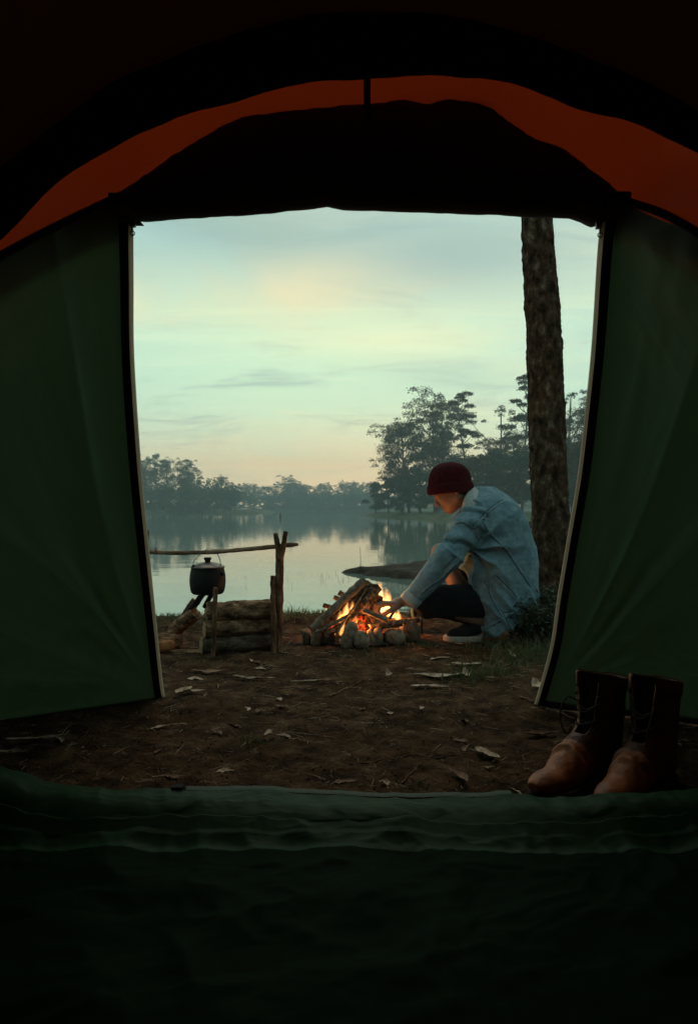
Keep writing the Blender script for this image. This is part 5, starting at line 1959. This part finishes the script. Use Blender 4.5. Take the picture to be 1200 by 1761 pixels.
# collar standing round the neck
K = [(799, 878, 3.655), (803, 868, 3.635), (812, 855, 3.64), (824, 846, 3.68), (832, 843, 3.75), (826, 845, 3.83), (812, 854, 3.87), (802, 866, 3.87)]
low_ = arc_spline([at(*k_) for k_ in K], 60)
K2 = [(793, 876, 3.665), (796, 864, 3.65), (803, 849, 3.66), (814, 840, 3.695), (822, 838, 3.75), (817, 839, 3.81), (804, 846, 3.845), (796, 860, 3.85)]
upr = arc_spline([at(*k_) for k_ in K2], 60)
K3 = [(803, 884, 3.62), (812, 876, 3.60), (824, 863, 3.60), (838, 852, 3.655), (846, 849, 3.75), (838, 852, 3.85), (822, 862, 3.90), (808, 874, 3.90)]
out_ = arc_spline([at(*k_) for k_ in K3], 60)
rows = [low_ + (upr - low_) * t_ for t_ in (0, .5, .9)] + [upr + (0, 0, .004)] + [upr + (out_ - upr) * t_ + np.array([0, 0, .010 * math.sin(math.pi * t_)]) for t_ in (.08, .3, .55, .8, 1.0)] + [out_ + (0, .004, -.005)]
S = np.array(rows)
S = S + .0025 * fbm(S * 25, 3, 231)[..., None]
obj('collar', S.reshape(-1, 3), grid_faces(len(rows), 60), M['collar_cloth'], jacket)

# --- shoe under the knee
shoe = None
sx0, sx1 = at(763, 1088, 3.70), at(832, 1088, 3.70)
L_ = sx1[0] - sx0[0]
ss = SDF((sx0[0] - .02, 3.62, -.03), (sx1[0] + .03, 3.80, .14), .004)
zg_ = gh(sx0[0] + .1, 3.7)
ss.add(ss.cone((sx0[0] + .045, 3.70, zg_ + .04), (sx0[0] + .12, 3.705, zg_ + .052), .030, .038))
ss.add(ss.cone((sx0[0] + .12, 3.705, zg_ + .055), (sx1[0] - .04, 3.71, zg_ + .07), .036, .036), .02)
ss.add(ss.cone((sx1[0] - .05, 3.71, zg_ + .08), (sx1[0] - .04, 3.71, zg_ + .11), .036, .036), .02)
v, f = ss.mesh()
shoe = obj('shoe', v, f, M['shoe_black'], person)
ss = SDF((sx0[0] - .02, 3.62, -.03), (sx1[0] + .03, 3.80, .10), .0035)
q = np.maximum(ss.cone((sx0[0] + .042, 3.70, zg_ + .017), (sx1[0] - .036, 3.71, zg_ + .017), .046, .040), np.abs(ss.Z - (zg_ + .017)) - .016)
ss.add(q)
v, f = ss.mesh()
obj('sole', v, f, M['shoe_sole'], shoe)

# ------------------------------------------------------------------ boots by the door
M['boot_tan'] = material('boot_tan', (0.13, 0.034, 0.009), 0.55, 0.3, var=[(0.27, 0.078, 0.021), (0.40, 0.135, 0.044)], nscale=20, detail=8, bump=0.12, bscale=120, ramp_pos=(0.3, 0.72))
M['boot_dark'] = material('boot_dark', (0.070, 0.023, 0.009), 0.6, 0.3, var=[(0.125, 0.043, 0.017)], nscale=8, bump=0.15, bscale=120)
M['boot_edge'] = material('boot_edge', (0.32, 0.17, 0.09), 0.8, 0.2)
M['boot_inside'] = material('boot_inside', (0.012, 0.007, 0.005), 0.9, 0.1)
M['rubber'] = material('rubber', (0.02, 0.013, 0.01), 0.8, 0.3)
M['lace'] = material('lace', (0.045, 0.032, 0.020), 0.9, 0.1)


def boot(heel, toe, H, label, mirror):
    heel, toe = np.array(heel, float), np.array(toe, float)
    t = thing('boot', (heel[0], heel[1], heel[2]), label, 'boot', 'pair of leather boots')
    fwd = toe - heel
    Lb = np.linalg.norm(fwd[:2])
    ang = math.atan2(fwd[1], fwd[0])
    t.rotation_euler = (0, 0, ang)
    k = Lb / .30

    def part(name, v, f, mat, parent=None):
        me = mesh_data(name, v, f, mat)
        return put(name, me, parent or t)
    res = .0035
    # local: x forward from the heel, y left, z up
    s = SDF((-.06 * k, -.08, .0), (.27 * k, .08, H + .02), res)
    s.add(s.cone((.0, 0, .045), (.13 * k, 0, .05), .040, .040))
    s.add(s.ell((.196 * k, 0.004, .032), (.080 * k, .038, .030)), .025)
    s.add(s.cone((.06 * k, 0, .115), (.165 * k, 0, .050), .040, .033), .03)
    # shaft
    zc = np.clip((s.Z - .06) / (H - .06), 0, 1)
    cx_ = .028 * k - .012 * zc
    sa, sb = .062 + .012 * zc, .050 + .008 * zc
    shf = (np.sqrt(((s.X - cx_) / sa) ** 2 + ((s.Y) / sb) ** 2) - 1) * .05
    shf = np.maximum(shf, np.maximum(s.Z - H - .012 * np.sin((s.X - cx_) * 20), .05 - s.Z))
    s.add(shf.astype(np.float32), .02)
    s.d = np.maximum(s.d, .012 - s.Z)
    # hollow
    inn = (np.sqrt(((s.X - cx_) / (sa - .006)) ** 2 + ((s.Y) / (sb - .006)) ** 2) - 1) * .05
    inn = np.maximum(inn, .075 - s.Z)
    s.cut(inn.astype(np.float32), .002)
    # lacing slit down the front
    hw = .010 + .020 * np.clip((s.Z - .085) / (H - .085), 0, 1)
    sl = np.maximum(np.maximum(np.abs(s.Y) - hw, .04 * k - s.X), (.105 - s.Z) - .35 * (s.X - .06 * k) * -1)
    s.cut(sl.astype(np.float32), .003)
    v, f = s.mesh()
    n_ = vnormals(v, f)
    cr_ = .0022 * ridged(v * np.array([30, 30, 22]), 3, 301 + mirror) + .003 * fbm(v * 14, 3, 302 + mirror)
    crease = .006 * np.sin(v[:, 0] * 150 + 2 * noise(v * 20, 3)) * np.exp(-((v[:, 0] - .145 * k) / .03) ** 2) * np.exp(-((v[:, 2] - .085) / .03) ** 2)
    v = v + n_ * (cr_ + crease)[:, None]
    fc_ = v[f].mean(1)
    vamp = (fc_[:, 0] * 1.0 - (fc_[:, 2] - .04) * .55 > .095 * k) & (fc_[:, 2] < .13)
    for nm, sel, mt in (('quarter', ~vamp, 'boot_dark'), ('vamp', vamp, 'boot_tan')):
        ff = f[sel]
        ids = np.unique(ff)
        mp_ = np.full(len(v), -1)
        mp_[ids] = np.arange(len(ids))
        if nm == 'vamp':
            vv = v[ids] + n_[ids] * .0008
        else:
            vv = v[ids]
        part(nm, vv, mp_[ff], M[mt])
    # sole and heel block
    s2 = SDF((-.07 * k, -.08, -.012), (.28 * k, .08, .03), .0035)
    q = np.maximum(np.minimum(s2.cone((0, 0, .008), (.13 * k, 0, .008), .046, .042), s2.ell((.185 * k, .004, .008), (.082 * k, .054, .2))), np.abs(s2.Z - .008) - .0095)
    s2.add(q)
    v2, f2 = s2.mesh()
    part('sole', v2, f2, M['rubber'])
    # tongue
    tg = spline([(.118 * k, 0, .085), (.095 * k, 0, .125), (.078 * k, 0, H * .72), (.076 * k, 0, H * .97), (.082 * k, 0, H + .008)], 20)
    w_ = np.linspace(.018, .036, 20)
    cols = np.linspace(-1, 1, 11)
    S = np.stack([tg + np.stack([-(c_ ** 2) * .012 + 0 * w_ - .012, w_ * c_, 0 * w_], 1) for c_ in cols], 1)
    part('tongue', S.reshape(-1, 3), grid_faces(20, 11), M['boot_inside'])
    # surface lookup for edges and eyelets
    bv_ = BVHTree.FromPolygons([Vector(p) for p in v], [tuple(int(i) for i in q_) for q_ in f])

    def snap(p, off=.001):
        h_ = bv_.find_nearest(Vector(p))
        c_ = np.array(h_[0])
        return c_ + np.array(h_[1]) * off
    for sd in (-1, 1):
        e = []
        for z_ in np.linspace(.10, H - .002, 26):
            hw_ = .010 + .020 * np.clip((z_ - .085) / (H - .085), 0, 1)
            zc_ = np.clip((z_ - .06) / (H - .06), 0, 1)
            xx = (.028 * k - .012 * zc_) + (.062 + .012 * zc_)
            e.append(snap((xx, sd * (hw_ + .001), z_), .0005))
        v3, f3 = tube(np.array(e), .0018, 7)
        part('edge_binding', v3, f3, M['boot_edge'])
    eyes = {}
    zs = np.linspace(.115, H - .025, 7)
    for sd in (-1, 1):
        for i_, z_ in enumerate(zs):
            hw_ = .010 + .020 * np.clip((z_ - .085) / (H - .085), 0, 1) + .011
            zc_ = np.clip((z_ - .06) / (H - .06), 0, 1)
            xx = (.028 * k - .012 * zc_) + (.062 + .012 * zc_) * .93
            p = snap((xx, sd * hw_, z_), .002)
            eyes[sd, i_] = p
            v3, f3 = tube([p + (-.002, 0, 0), p + (.0015, 0, 0)], .0042, 10)
            part('eyelet', v3, f3, M['dark_metal'])
    for i_ in range(5):
        a_, b_ = eyes[-1, i_], eyes[1, min(6, i_ + (i_ % 2))]
        m_ = (a_ + b_) / 2 + np.array((.010 + .004 * (i_ % 2), 0, -.004 * i_))
        v3, f3 = tube(arc_spline([a_, a_ * .7 + m_ * .3 + (.006, 0, 0), m_, b_ * .7 + m_ * .3 + (.006, 0, 0), b_], 18), .0026, 8)
        part('lace', v3, f3, M['lace'])
    # loose end looping down the side
    p = eyes[1 if mirror else -1, 4]
    sg = 1 if mirror else -1
    v3, f3 = tube(arc_spline([p, p + (.03, sg * .01, .012), p + (.055, sg * .012, -.02), p + (.06, sg * .006, -.055), p + (.045, sg * .0, -.078), p + (.03, -sg * .004, -.06)], 30), .0023, 8)
    part('lace', v3, f3, M['lace'])
    # collar band at the top
    th_ = np.linspace(.55, 2 * np.pi - .55, 40)
    rows = []
    for z_, ex in ((H - .042, .0015), (H - .040, .0035), (H - .006, .004), (H + .001, .002)):
        zc_ = np.clip((z_ - .06) / (H - .06), 0, 1)
        cx0, sa_, sb_ = .028 * k - .012 * zc_, .062 + .012 * zc_ + ex, .050 + .008 * zc_ + ex
        rows.append(np.stack([cx0 + sa_ * np.cos(th_), sb_ * np.sin(th_), 0 * th_ + z_ + (.012 * np.sin(sa_ * np.cos(th_) * 20) if z_ > H - .01 else 0)], 1))
    S = np.array(rows) + .0015 * noise(np.array(rows) * 40, 9)[..., None]
    part('collar_band', S.reshape(-1, 3), grid_faces(4, 40), M['boot_dark'])
    return t


def gz(x, y):
    return gh(x, y) + .004


B1h, B1t = (.692, 1.875), (.412, 1.660)
B2h, B2t = (.800, 1.800), (.553, 1.590)
boot((*B1h, gz(*B1h)), (*B1t, gz(*B1t)), .262, 'worn brown lace-up boot further out the door, left one of the pair', 0)
boot((*B2h, gz(*B2h)), (*B2t, gz(*B2t)), .268, 'worn brown lace-up boot nearer the tent, right one of the pair', 1)


# ------------------------------------------------------------------ grass, shrub, leaves, litter
def blades(P, h, w, seed, bend=0.5):
    """one mesh of bent tapering blades standing at P"""
    g = np.random.default_rng(seed)
    n = len(P)
    h = np.broadcast_to(h, (n,)) * g.uniform(.5, 1.35, n)
    a = g.uniform(0, 2 * np.pi, n)
    side = np.stack([np.cos(a), np.sin(a), 0 * a], 1)
    b = g.uniform(0, 2 * np.pi, n)
    dirv = np.stack([np.cos(b), np.sin(b), 0 * b], 1) * (bend * g.uniform(.15, 1.3, n) * h)[:, None]
    upv = np.stack([0 * h, 0 * h, h], 1)
    ww = (w * g.uniform(.6, 1.3, n))[:, None]
    p0, p1, p2 = P, P + upv * .55 + dirv * .3, P + upv * (.95 - .2 * bend) + dirv
    V = np.stack([p0 - side * ww, p0 + side * ww, p1 + side * ww * .8, p1 - side * ww * .8, p2], 1).reshape(-1, 3)
    k = np.arange(n) * 5
    Q = np.stack([k, k + 1, k + 2, k + 3], 1)
    T = np.stack([k + 3, k + 2, k + 4, k + 4], 1)
    return V, np.concatenate([Q, T])


def quads_obj(name, V, F, mat, parent=None):
    F = [tuple(q) if q[2] != q[3] else tuple(q[:3]) for q in F.tolist()]
    return obj(name, V, F, mat, parent, smooth=False)


g = np.random.default_rng(33)
pts = []


def scatter(n, xr_, yr_, dens):
    x = g.uniform(*xr_, n)
    y = g.uniform(*yr_, n)
    keep = g.random(n) < dens(x, y)
    return np.stack([x[keep], y[keep], 0 * x[keep]], 1)


def patch(x, y):
    q = np.stack([x * 3.0, y * 3.0, 0 * x], 1)
    return sstep(fbm(q, 3, 401), .05, .35)


A = scatter(16000, (-2.2, 2.2), (3.9, 4.62), lambda x, y: sstep(y, 3.85, 4.35) * (.35 + .65 * patch(x, y)) * (y < bank_y(x) + .12) * (1 - .75 * np.exp(-((x - .35) ** 2) / .12) * (y < 4.15)))
Bp = scatter(9000, (-1.3, 1.6), (2.7, 4.0), lambda x, y: .40 * patch(x, y) * sstep(y, 2.6, 3.3))
Cp = scatter(9000, (.55, 1.9), (2.75, 4.1), lambda x, y: .75 * patch(x * 1.3 + 4, y * 1.3) * sstep(x, .45, 1.0) * sstep(y, 2.7, 3.1))
Dp = scatter(2600, (-1.2, 1.2), (1.7, 2.8), lambda x, y: .07 * patch(x + 9, y))
for A_, h_, sd in ((A, .042, 1), (Bp, .020, 2), (Cp, .036, 3), (Dp, .022, 4)):
    inside = ((A_[:, 0] - fx) / .30) ** 2 + ((A_[:, 1] - fy) / .27) ** 2 < 1
    A_ = A_[~inside]
    A_[:, 2] = ground_h(A_[:, 0], A_[:, 1]) - .004
    pts.append(blades(A_, h_, .0016, sd, .7))
# tufts: taller clumps
for (px_, py_, n, h_, sp) in ((844, 1155, 170, .075, .07), (800, 1166, 80, .05, .05), (515, 1072, 60, .075, .05), (500, 1074, 30, .10, .03), (434, 1284, 26, .035, .02), (930, 1120, 260, .10, .10), (890, 1130, 200, .07, .09),
                          (860, 1108, 160, .06, .08), (850, 1098, 140, .05, .07), (640, 1128, 80, .03, .10), (700, 1108, 80, .04, .07), (300, 1072, 120, .05, .12), (775, 1072, 120, .035, .12), (712, 1350, 14, .02, .02), (722, 1370, 12, .02, .02)):
    d = gy(py_)
    c = at(px_, py_, d)
    P = np.stack([c[0] + g.normal(0, sp, n), d + g.normal(0, sp * .8, n), np.zeros(n)], 1)
    P[:, 2] = ground_h(P[:, 0], P[:, 1]) - .004
    pts.append(blades(P, h_, .0019, n, .8))
V = np.concatenate([p[0] for p in pts])
F, n0 = [], 0
for p in pts:
    F.append(p[1] + n0)
    n0 += len(p[0])
tag(quads_obj('grass', V, np.concatenate(F), M['grass']), 'short grass tufts scattered over the dirt and along the water edge', None, kind='stuff')

# shrub at the trunk's foot
M['shrub_leaf'] = material('shrub_leaf', (0.016, 0.026, 0.011), 0.6, 0.3, var=[(0.034, 0.045, 0.018)], nscale=20, transl=(.006, .010, .003))
M['stem'] = material('stem', (0.03, 0.024, 0.014), 0.8, 0.2)


def shrub(px_, py_, d, n, rx, rz, label, seed):
    g = np.random.default_rng(seed)
    c = at(px_, py_, d)
    c[2] = gh(c[0], d)
    t = thing('shrub', c, label, 'shrub', 'shrubs at the foot of the trunk')
    st, lv = [], []
    for k in range(n):
        a_ = g.uniform(0, 6.28)
        e = c + np.array([rx * g.uniform(.2, 1) * math.cos(a_), rx * .8 * g.uniform(.2, 1) * math.sin(a_), rz * g.uniform(.55, 1.1)])
        b_ = c + np.array([g.normal(0, .03), g.normal(0, .03), 0])
        path = spline([b_, b_ * .5 + e * .5 + (0, 0, rz * .15), e], 9)
        st.append(tube(path, np.linspace(.003, .0012, 9), 5))
        for q in range(3, 9):
            for m_ in range(5):
                lv.append(path[q] + g.normal(0, .014, 3))
    v, f = join(st)
    obj('stem', v, f, M['stem'], t)
    lv = np.array(lv)
    n = len(lv)
    a = g.normal(size=(n, 3)) * (1, 1, .5)
    a /= np.linalg.norm(a, axis=1)[:, None]
    b = np.cross(a, g.normal(size=(n, 3)))
    b /= np.linalg.norm(b, axis=1)[:, None]
    s = g.uniform(.008, .017, n)[:, None]
    V = np.stack([lv, lv + a * s + b * s * .38, lv + a * s * 2.1, lv + a * s - b * s * .38], 1).reshape(-1, 3)
    obj('leaves', V, np.arange(4 * n).reshape(n, 4), M['shrub_leaf'], t, smooth=False)
    return t


shrub(925, 1128, 3.52, 46, .13, .22, 'dark bushy shrub between the denim jacket and the right door flap', 61)
shrub(905, 1116, 3.66, 26, .13, .15, 'low leafy shrub hiding the jacket hem at the back', 62)
shrub(948, 1112, 3.72, 34, .12, .26, 'taller shrub hugging the front of the big trunk', 63)
v, f = tube(arc_spline([at(905, 1118, 3.45), at(878, 1080, 3.44), at(862, 1050, 3.46)], 14), np.linspace(.003, .0015, 14), 6)
tag(obj('bare_twig', v, f, M['stem']), 'thin bare twig slanting across the jacket hem', 'twig')

# reeds in the shallow water
P = []
for (x0, x1, y0, y1, n) in ((545, 640, 985, 1006, 30), (590, 700, 972, 990, 26), (470, 560, 965, 1000, 8), (420, 540, 990, 1010, 5)):
    for k in range(n):
        px_, py_ = g.uniform(x0, x1), g.uniform(y0, y1)
        d = (CAM_Z - WZ) * 1200 / (py_ - HOR)
        q = at(px_, py_, d)
        P.append(q)
V, F = blades(np.array(P), .075, .0022, 71, .25)
tag(quads_obj('reeds', V, F, M['grass']), 'sparse thin reeds standing in the shallow water', None, kind='stuff')
q = at(619, 985, 11.2)
v, f = tube(spline([q + (0, 0, -.1), q + (.01, 0, .2), q + (.0, 0, .42)], 8), np.linspace(.006, .003, 8), 6)
tag(obj('reed_stalk', v, f, M['stem']), 'single tall thin stalk standing in the water left of the mud spit', 'reed')

# fallen leaves and strips of bark, each its own thing
def leaf_mesh(L, W, curl, twist, seed, tip=1.0):
    g = np.random.default_rng(seed)
    nu, nv = 16, 5
    s = np.linspace(0, 1, nu)
    w = W * np.sin(np.pi * s ** .85) ** .8 + .0008
    bow = L * .22 * g.uniform(-1, 1) * np.sin(np.pi * s)
    V = []
    for i in range(nu):
        for c in np.linspace(-1, 1, nv):
            x = (s[i] - .5) * L
            y = bow[i] + c * w[i]
            z = curl * w[i] * (abs(c) ** 2) * .75 + .5 * twist * L * (s[i] - .5) ** 2 + .12 * w[i] * math.sin(9 * s[i] + seed) * c + .0015 * g.uniform(-1, 1) * (w[i] / W)
            V.append((x, y, z))
    V = np.array(V)
    return V, grid_faces(nu, nv)


GLV = 'fallen leaves and bark scraps on the dirt'


def leaf(px_, py_, L, W, rot, label, mat='leaf_dry', curl=.5, twist=.35, seed=0, lift=.008, tiltx=0.0):
    d = gy(py_)
    c = at(px_, py_, d)
    c[2] = gh(c[0], d) + lift
    V, F = leaf_mesh(L * 1.15, W * 1.15, curl, twist, seed)
    o = put('fallen_leaf', mesh_data('fallen_leaf', V, F, M[mat]), None, tuple(c))
    o.rotation_euler = (tiltx, 0, rot)
    return tag(o, label, 'leaf', GLV)


leaf(316, 1200, .085, .017, 1.2, 'pale twisted leaf lying at the corner of the left door flap', curl=.8, twist=.8, seed=1, lift=.012)
leaf(332, 1197, .085, .009, .05, 'narrow pale leaf crossing the twisted one by the left flap', curl=.5, seed=2, lift=.012)
leaf(362, 1157, .14, .016, .05, 'long brown leaf in front of the bark slab', 'leaf_brown', seed=3)
leaf(446, 1149, .055, .012, -.2, 'small pale leaf in front of the forked post', seed=4)
leaf(335, 1175, .065, .014, -.3, 'short pale leaf between the left flap and the log stack', seed=5)
leaf(444, 1168, .12, .008, .1, 'slim curled bark strip lying below the stacked logs', 'leaf_dry', 1.0, .2, 6)
leaf(412, 1167, .06, .010, -.5, 'crumpled scrap at the left end of the slim bark strip', 'leaf_dry', 1.0, .9, 7)
leaf(525, 1166, .11, .006, .25, 'thin bark strip in the middle of the clearing, left of the green patch', 'leaf_dry', .8, .2, 8)
leaf(560, 1169, .055, .012, 0, 'brown leaf at the green patch in the middle of the clearing', 'leaf_brown', seed=9)
leaf(668, 1162, .045, .013, 1.0, 'small upturned pale leaf below the slim pair of ring stones', seed=10, curl=.9, tiltx=.9, lift=.014)
leaf(757, 1159, .20, .019, .12, 'longest pale curling leaf in front of the shoe', seed=11, twist=.3)
leaf(800, 1139, .125, .015, 0, 'flat tan leaf nearest below the shoe', seed=12)
leaf(757, 1131, .10, .010, .5, 'slim leaf pointing up to the biggest ring stone', seed=13)
leaf(739, 1182, .13, .011, -.1, 'narrow tan leaf just below the longest curling one', seed=14)
leaf(802, 1160, .055, .016, 1.0, 'bleached broad leaf standing in the tall tuft of grass', seed=15, tiltx=.8, lift=.014)
leaf(845, 1167, .05, .012, -.2, 'small brown leaf right of the tall tuft of grass', 'leaf_brown', seed=16)
leaf(881, 1127, .055, .020, 1.2, 'broad tan leaf tipped up in the grass below the shrub', seed=17, tiltx=.7, lift=.014)
leaf(920, 1181, .075, .022, 1.0, 'broad pinkish leaf curled at the corner of the right door flap', seed=18, curl=1.0, tiltx=.6, lift=.016)
leaf(838, 1294, .085, .014, -1.0, 'large pale crescent leaf lying alone in front of the boots', seed=19, twist=.4, lift=.012)
leaf(787, 1338, .085, .010, 1.9, 'dark crumpled leaf on the dirt near the door sill', 'leaf_brown', 1.0, .8, 20)
leaf(883, 1360, .05, .009, 2.0, 'thin curled pale leaf just left of the boot toe', seed=21, curl=1.0, tiltx=.5, lift=.012)
leaf(923, 1342, .028, .008, .6, 'tiny pale scrap behind the boot toe', seed=22, tiltx=.5)
leaf(932, 1256, .10, .011, .15, 'dark arched leaf between the right flap and the boots', 'leaf_brown', .8, .8, 23)
leaf(795, 1103, .075, .008, 0, 'slim pale strip lying right under the shoe sole', seed=24)
leaf(744, 1071, .06, .005, .05, 'thin pale stick-like strip between the ring and the shoe', seed=25)
leaf(60, 1280, .14, .008, .25, 'pale bark strip under the left door flap', seed=26)
leaf(14, 1303, .10, .007, 0, 'pale bark strip at the far left below the left flap', seed=27)
leaf(100, 1282, .06, .007, -.9, 'short bark strip end at the left below the flap', seed=28)
leaf(423, 1222, .045, .005, 1.9, 'small upright chip in the dirt left of the middle', seed=29)
leaf(723, 1222, .03, .006, 1.5, 'small straw-coloured chip below the narrow tan leaf', seed=30)
leaf(290, 1252, .10, .005, .5, 'pale thin strip below the left flap corner', seed=31)
g = np.random.default_rng(55)
for k in range(26):
    px_, py_ = g.uniform(240, 960), 1112 + 240 * g.random() ** 1.3
    if 500 < px_ < 740 and py_ < 1122:
        continue
    leaf(px_, py_, g.uniform(.022, .06), g.uniform(.004, .010), g.uniform(0, 6.28), 'small dry scrap of leaf or bark lying loose on the dirt',
         random.choice(('leaf_dry', 'leaf_brown', 'leaf_brown')), g.uniform(.2, 1), g.uniform(.1, .7), 100 + k, .004)
# twigs lying about
for k, (x0, y0, x1, y1, r_, lb) in enumerate(((598, 1312, 815, 1288, .0022, 'long thin dark twig lying across the dirt before the crescent leaf'), (566, 1192, 628, 1168, .004, 'dark forked-looking twig in the middle of the clearing'),
                          (690, 1346, 722, 1316, .003, 'short dark twig near the door sill'), (440, 1180, 560, 1178, .003, 'low twig half sunk in the dirt below the log stack'),
                          (895, 1199, 922, 1207, .004, 'dark tent peg-like stick at the corner of the right flap'), (940, 1215, 990, 1228, .005, 'pale stick lying under the right door flap'))):
    a_, b_ = at(x0, y0, gy(y0)), at(x1, y1, gy(y1))
    P = np.linspace(a_, b_, 26)
    P[:, 2] = ground_h(P[:, 0], P[:, 1]) + r_ * 1.2
    P[:, :2] += .006 * fbm(P * 14, 2, 80 + k)[:, None]
    v, f = tube(P, np.linspace(r_, r_ * .5, 26), 7, rough=r_ * .3, nscale=90)
    tag(obj('twig', v, f, M['post_wood'] if k != 5 else M['pole_wood'], origin=(a_ + b_) / 2), lb, 'twig', 'twigs lying on the dirt')
# fine litter: straws and crumbs
n = 5200
x = g.uniform(-1.9, 1.9, n)
y = 1.55 + 2.9 * g.random(n) ** 1.25
keep = ((x - fx) / .29) ** 2 + ((y - fy) / .26) ** 2 > 1
x, y = x[keep], y[keep]
n = len(x)
z = ground_h(x, y) + .004
L_ = g.uniform(.004, .026, n) * g.choice([.5, 1, 1.4], n)
a = g.uniform(0, 2 * np.pi, n)
dv = np.stack([np.cos(a) * L_, np.sin(a) * L_, g.normal(0, .12, n) * L_], 1)
w = g.uniform(.0004, .0012, n)[:, None]
sd = np.stack([-np.sin(a), np.cos(a), 0 * a], 1) * w
upz = np.array([0, 0, 1.0]) * w
P = np.stack([x, y, z], 1)
V = np.stack([P - dv - sd, P + dv - sd, P + dv + sd, P - dv + sd, P - dv + upz * 1.5, P + dv + upz * 1.5], 1).reshape(-1, 3)
k = np.arange(n) * 6
F = np.concatenate([np.stack([k, k + 1, k + 5, k + 4], 1), np.stack([k + 4, k + 5, k + 2, k + 3], 1)])
tag(obj('litter', V, F, M['litter'], smooth=False), 'fine straw, crumbs and bark bits strewn on the dirt', None, kind='stuff')
# crumbs of earth
n = 2600
x = g.uniform(-1.7, 1.7, n)
y = 1.55 + 2.6 * g.random(n) ** 1.2
s = g.uniform(.001, .0038, n)[:, None]
P = np.stack([x, y, ground_h(x, y) + .003], 1)
oct_ = np.array([(1, 0, 0), (-1, 0, 0), (0, 1, 0), (0, -1, 0), (0, 0, 1), (0, 0, -1)], float)
V = (P[:, None] + oct_[None] * s[:, None] * g.uniform(.6, 1.3, (n, 6, 1))).reshape(-1, 3)
tri = np.array([(0, 2, 4), (2, 1, 4), (1, 3, 4), (3, 0, 4), (2, 0, 5), (1, 2, 5), (3, 1, 5), (0, 3, 5)])
F = (tri[None] + (np.arange(n) * 6)[:, None, None]).reshape(-1, 3)
tag(obj('dirt_crumbs', V, F, M['soil']), 'loose crumbs of reddish earth', None, kind='stuff')
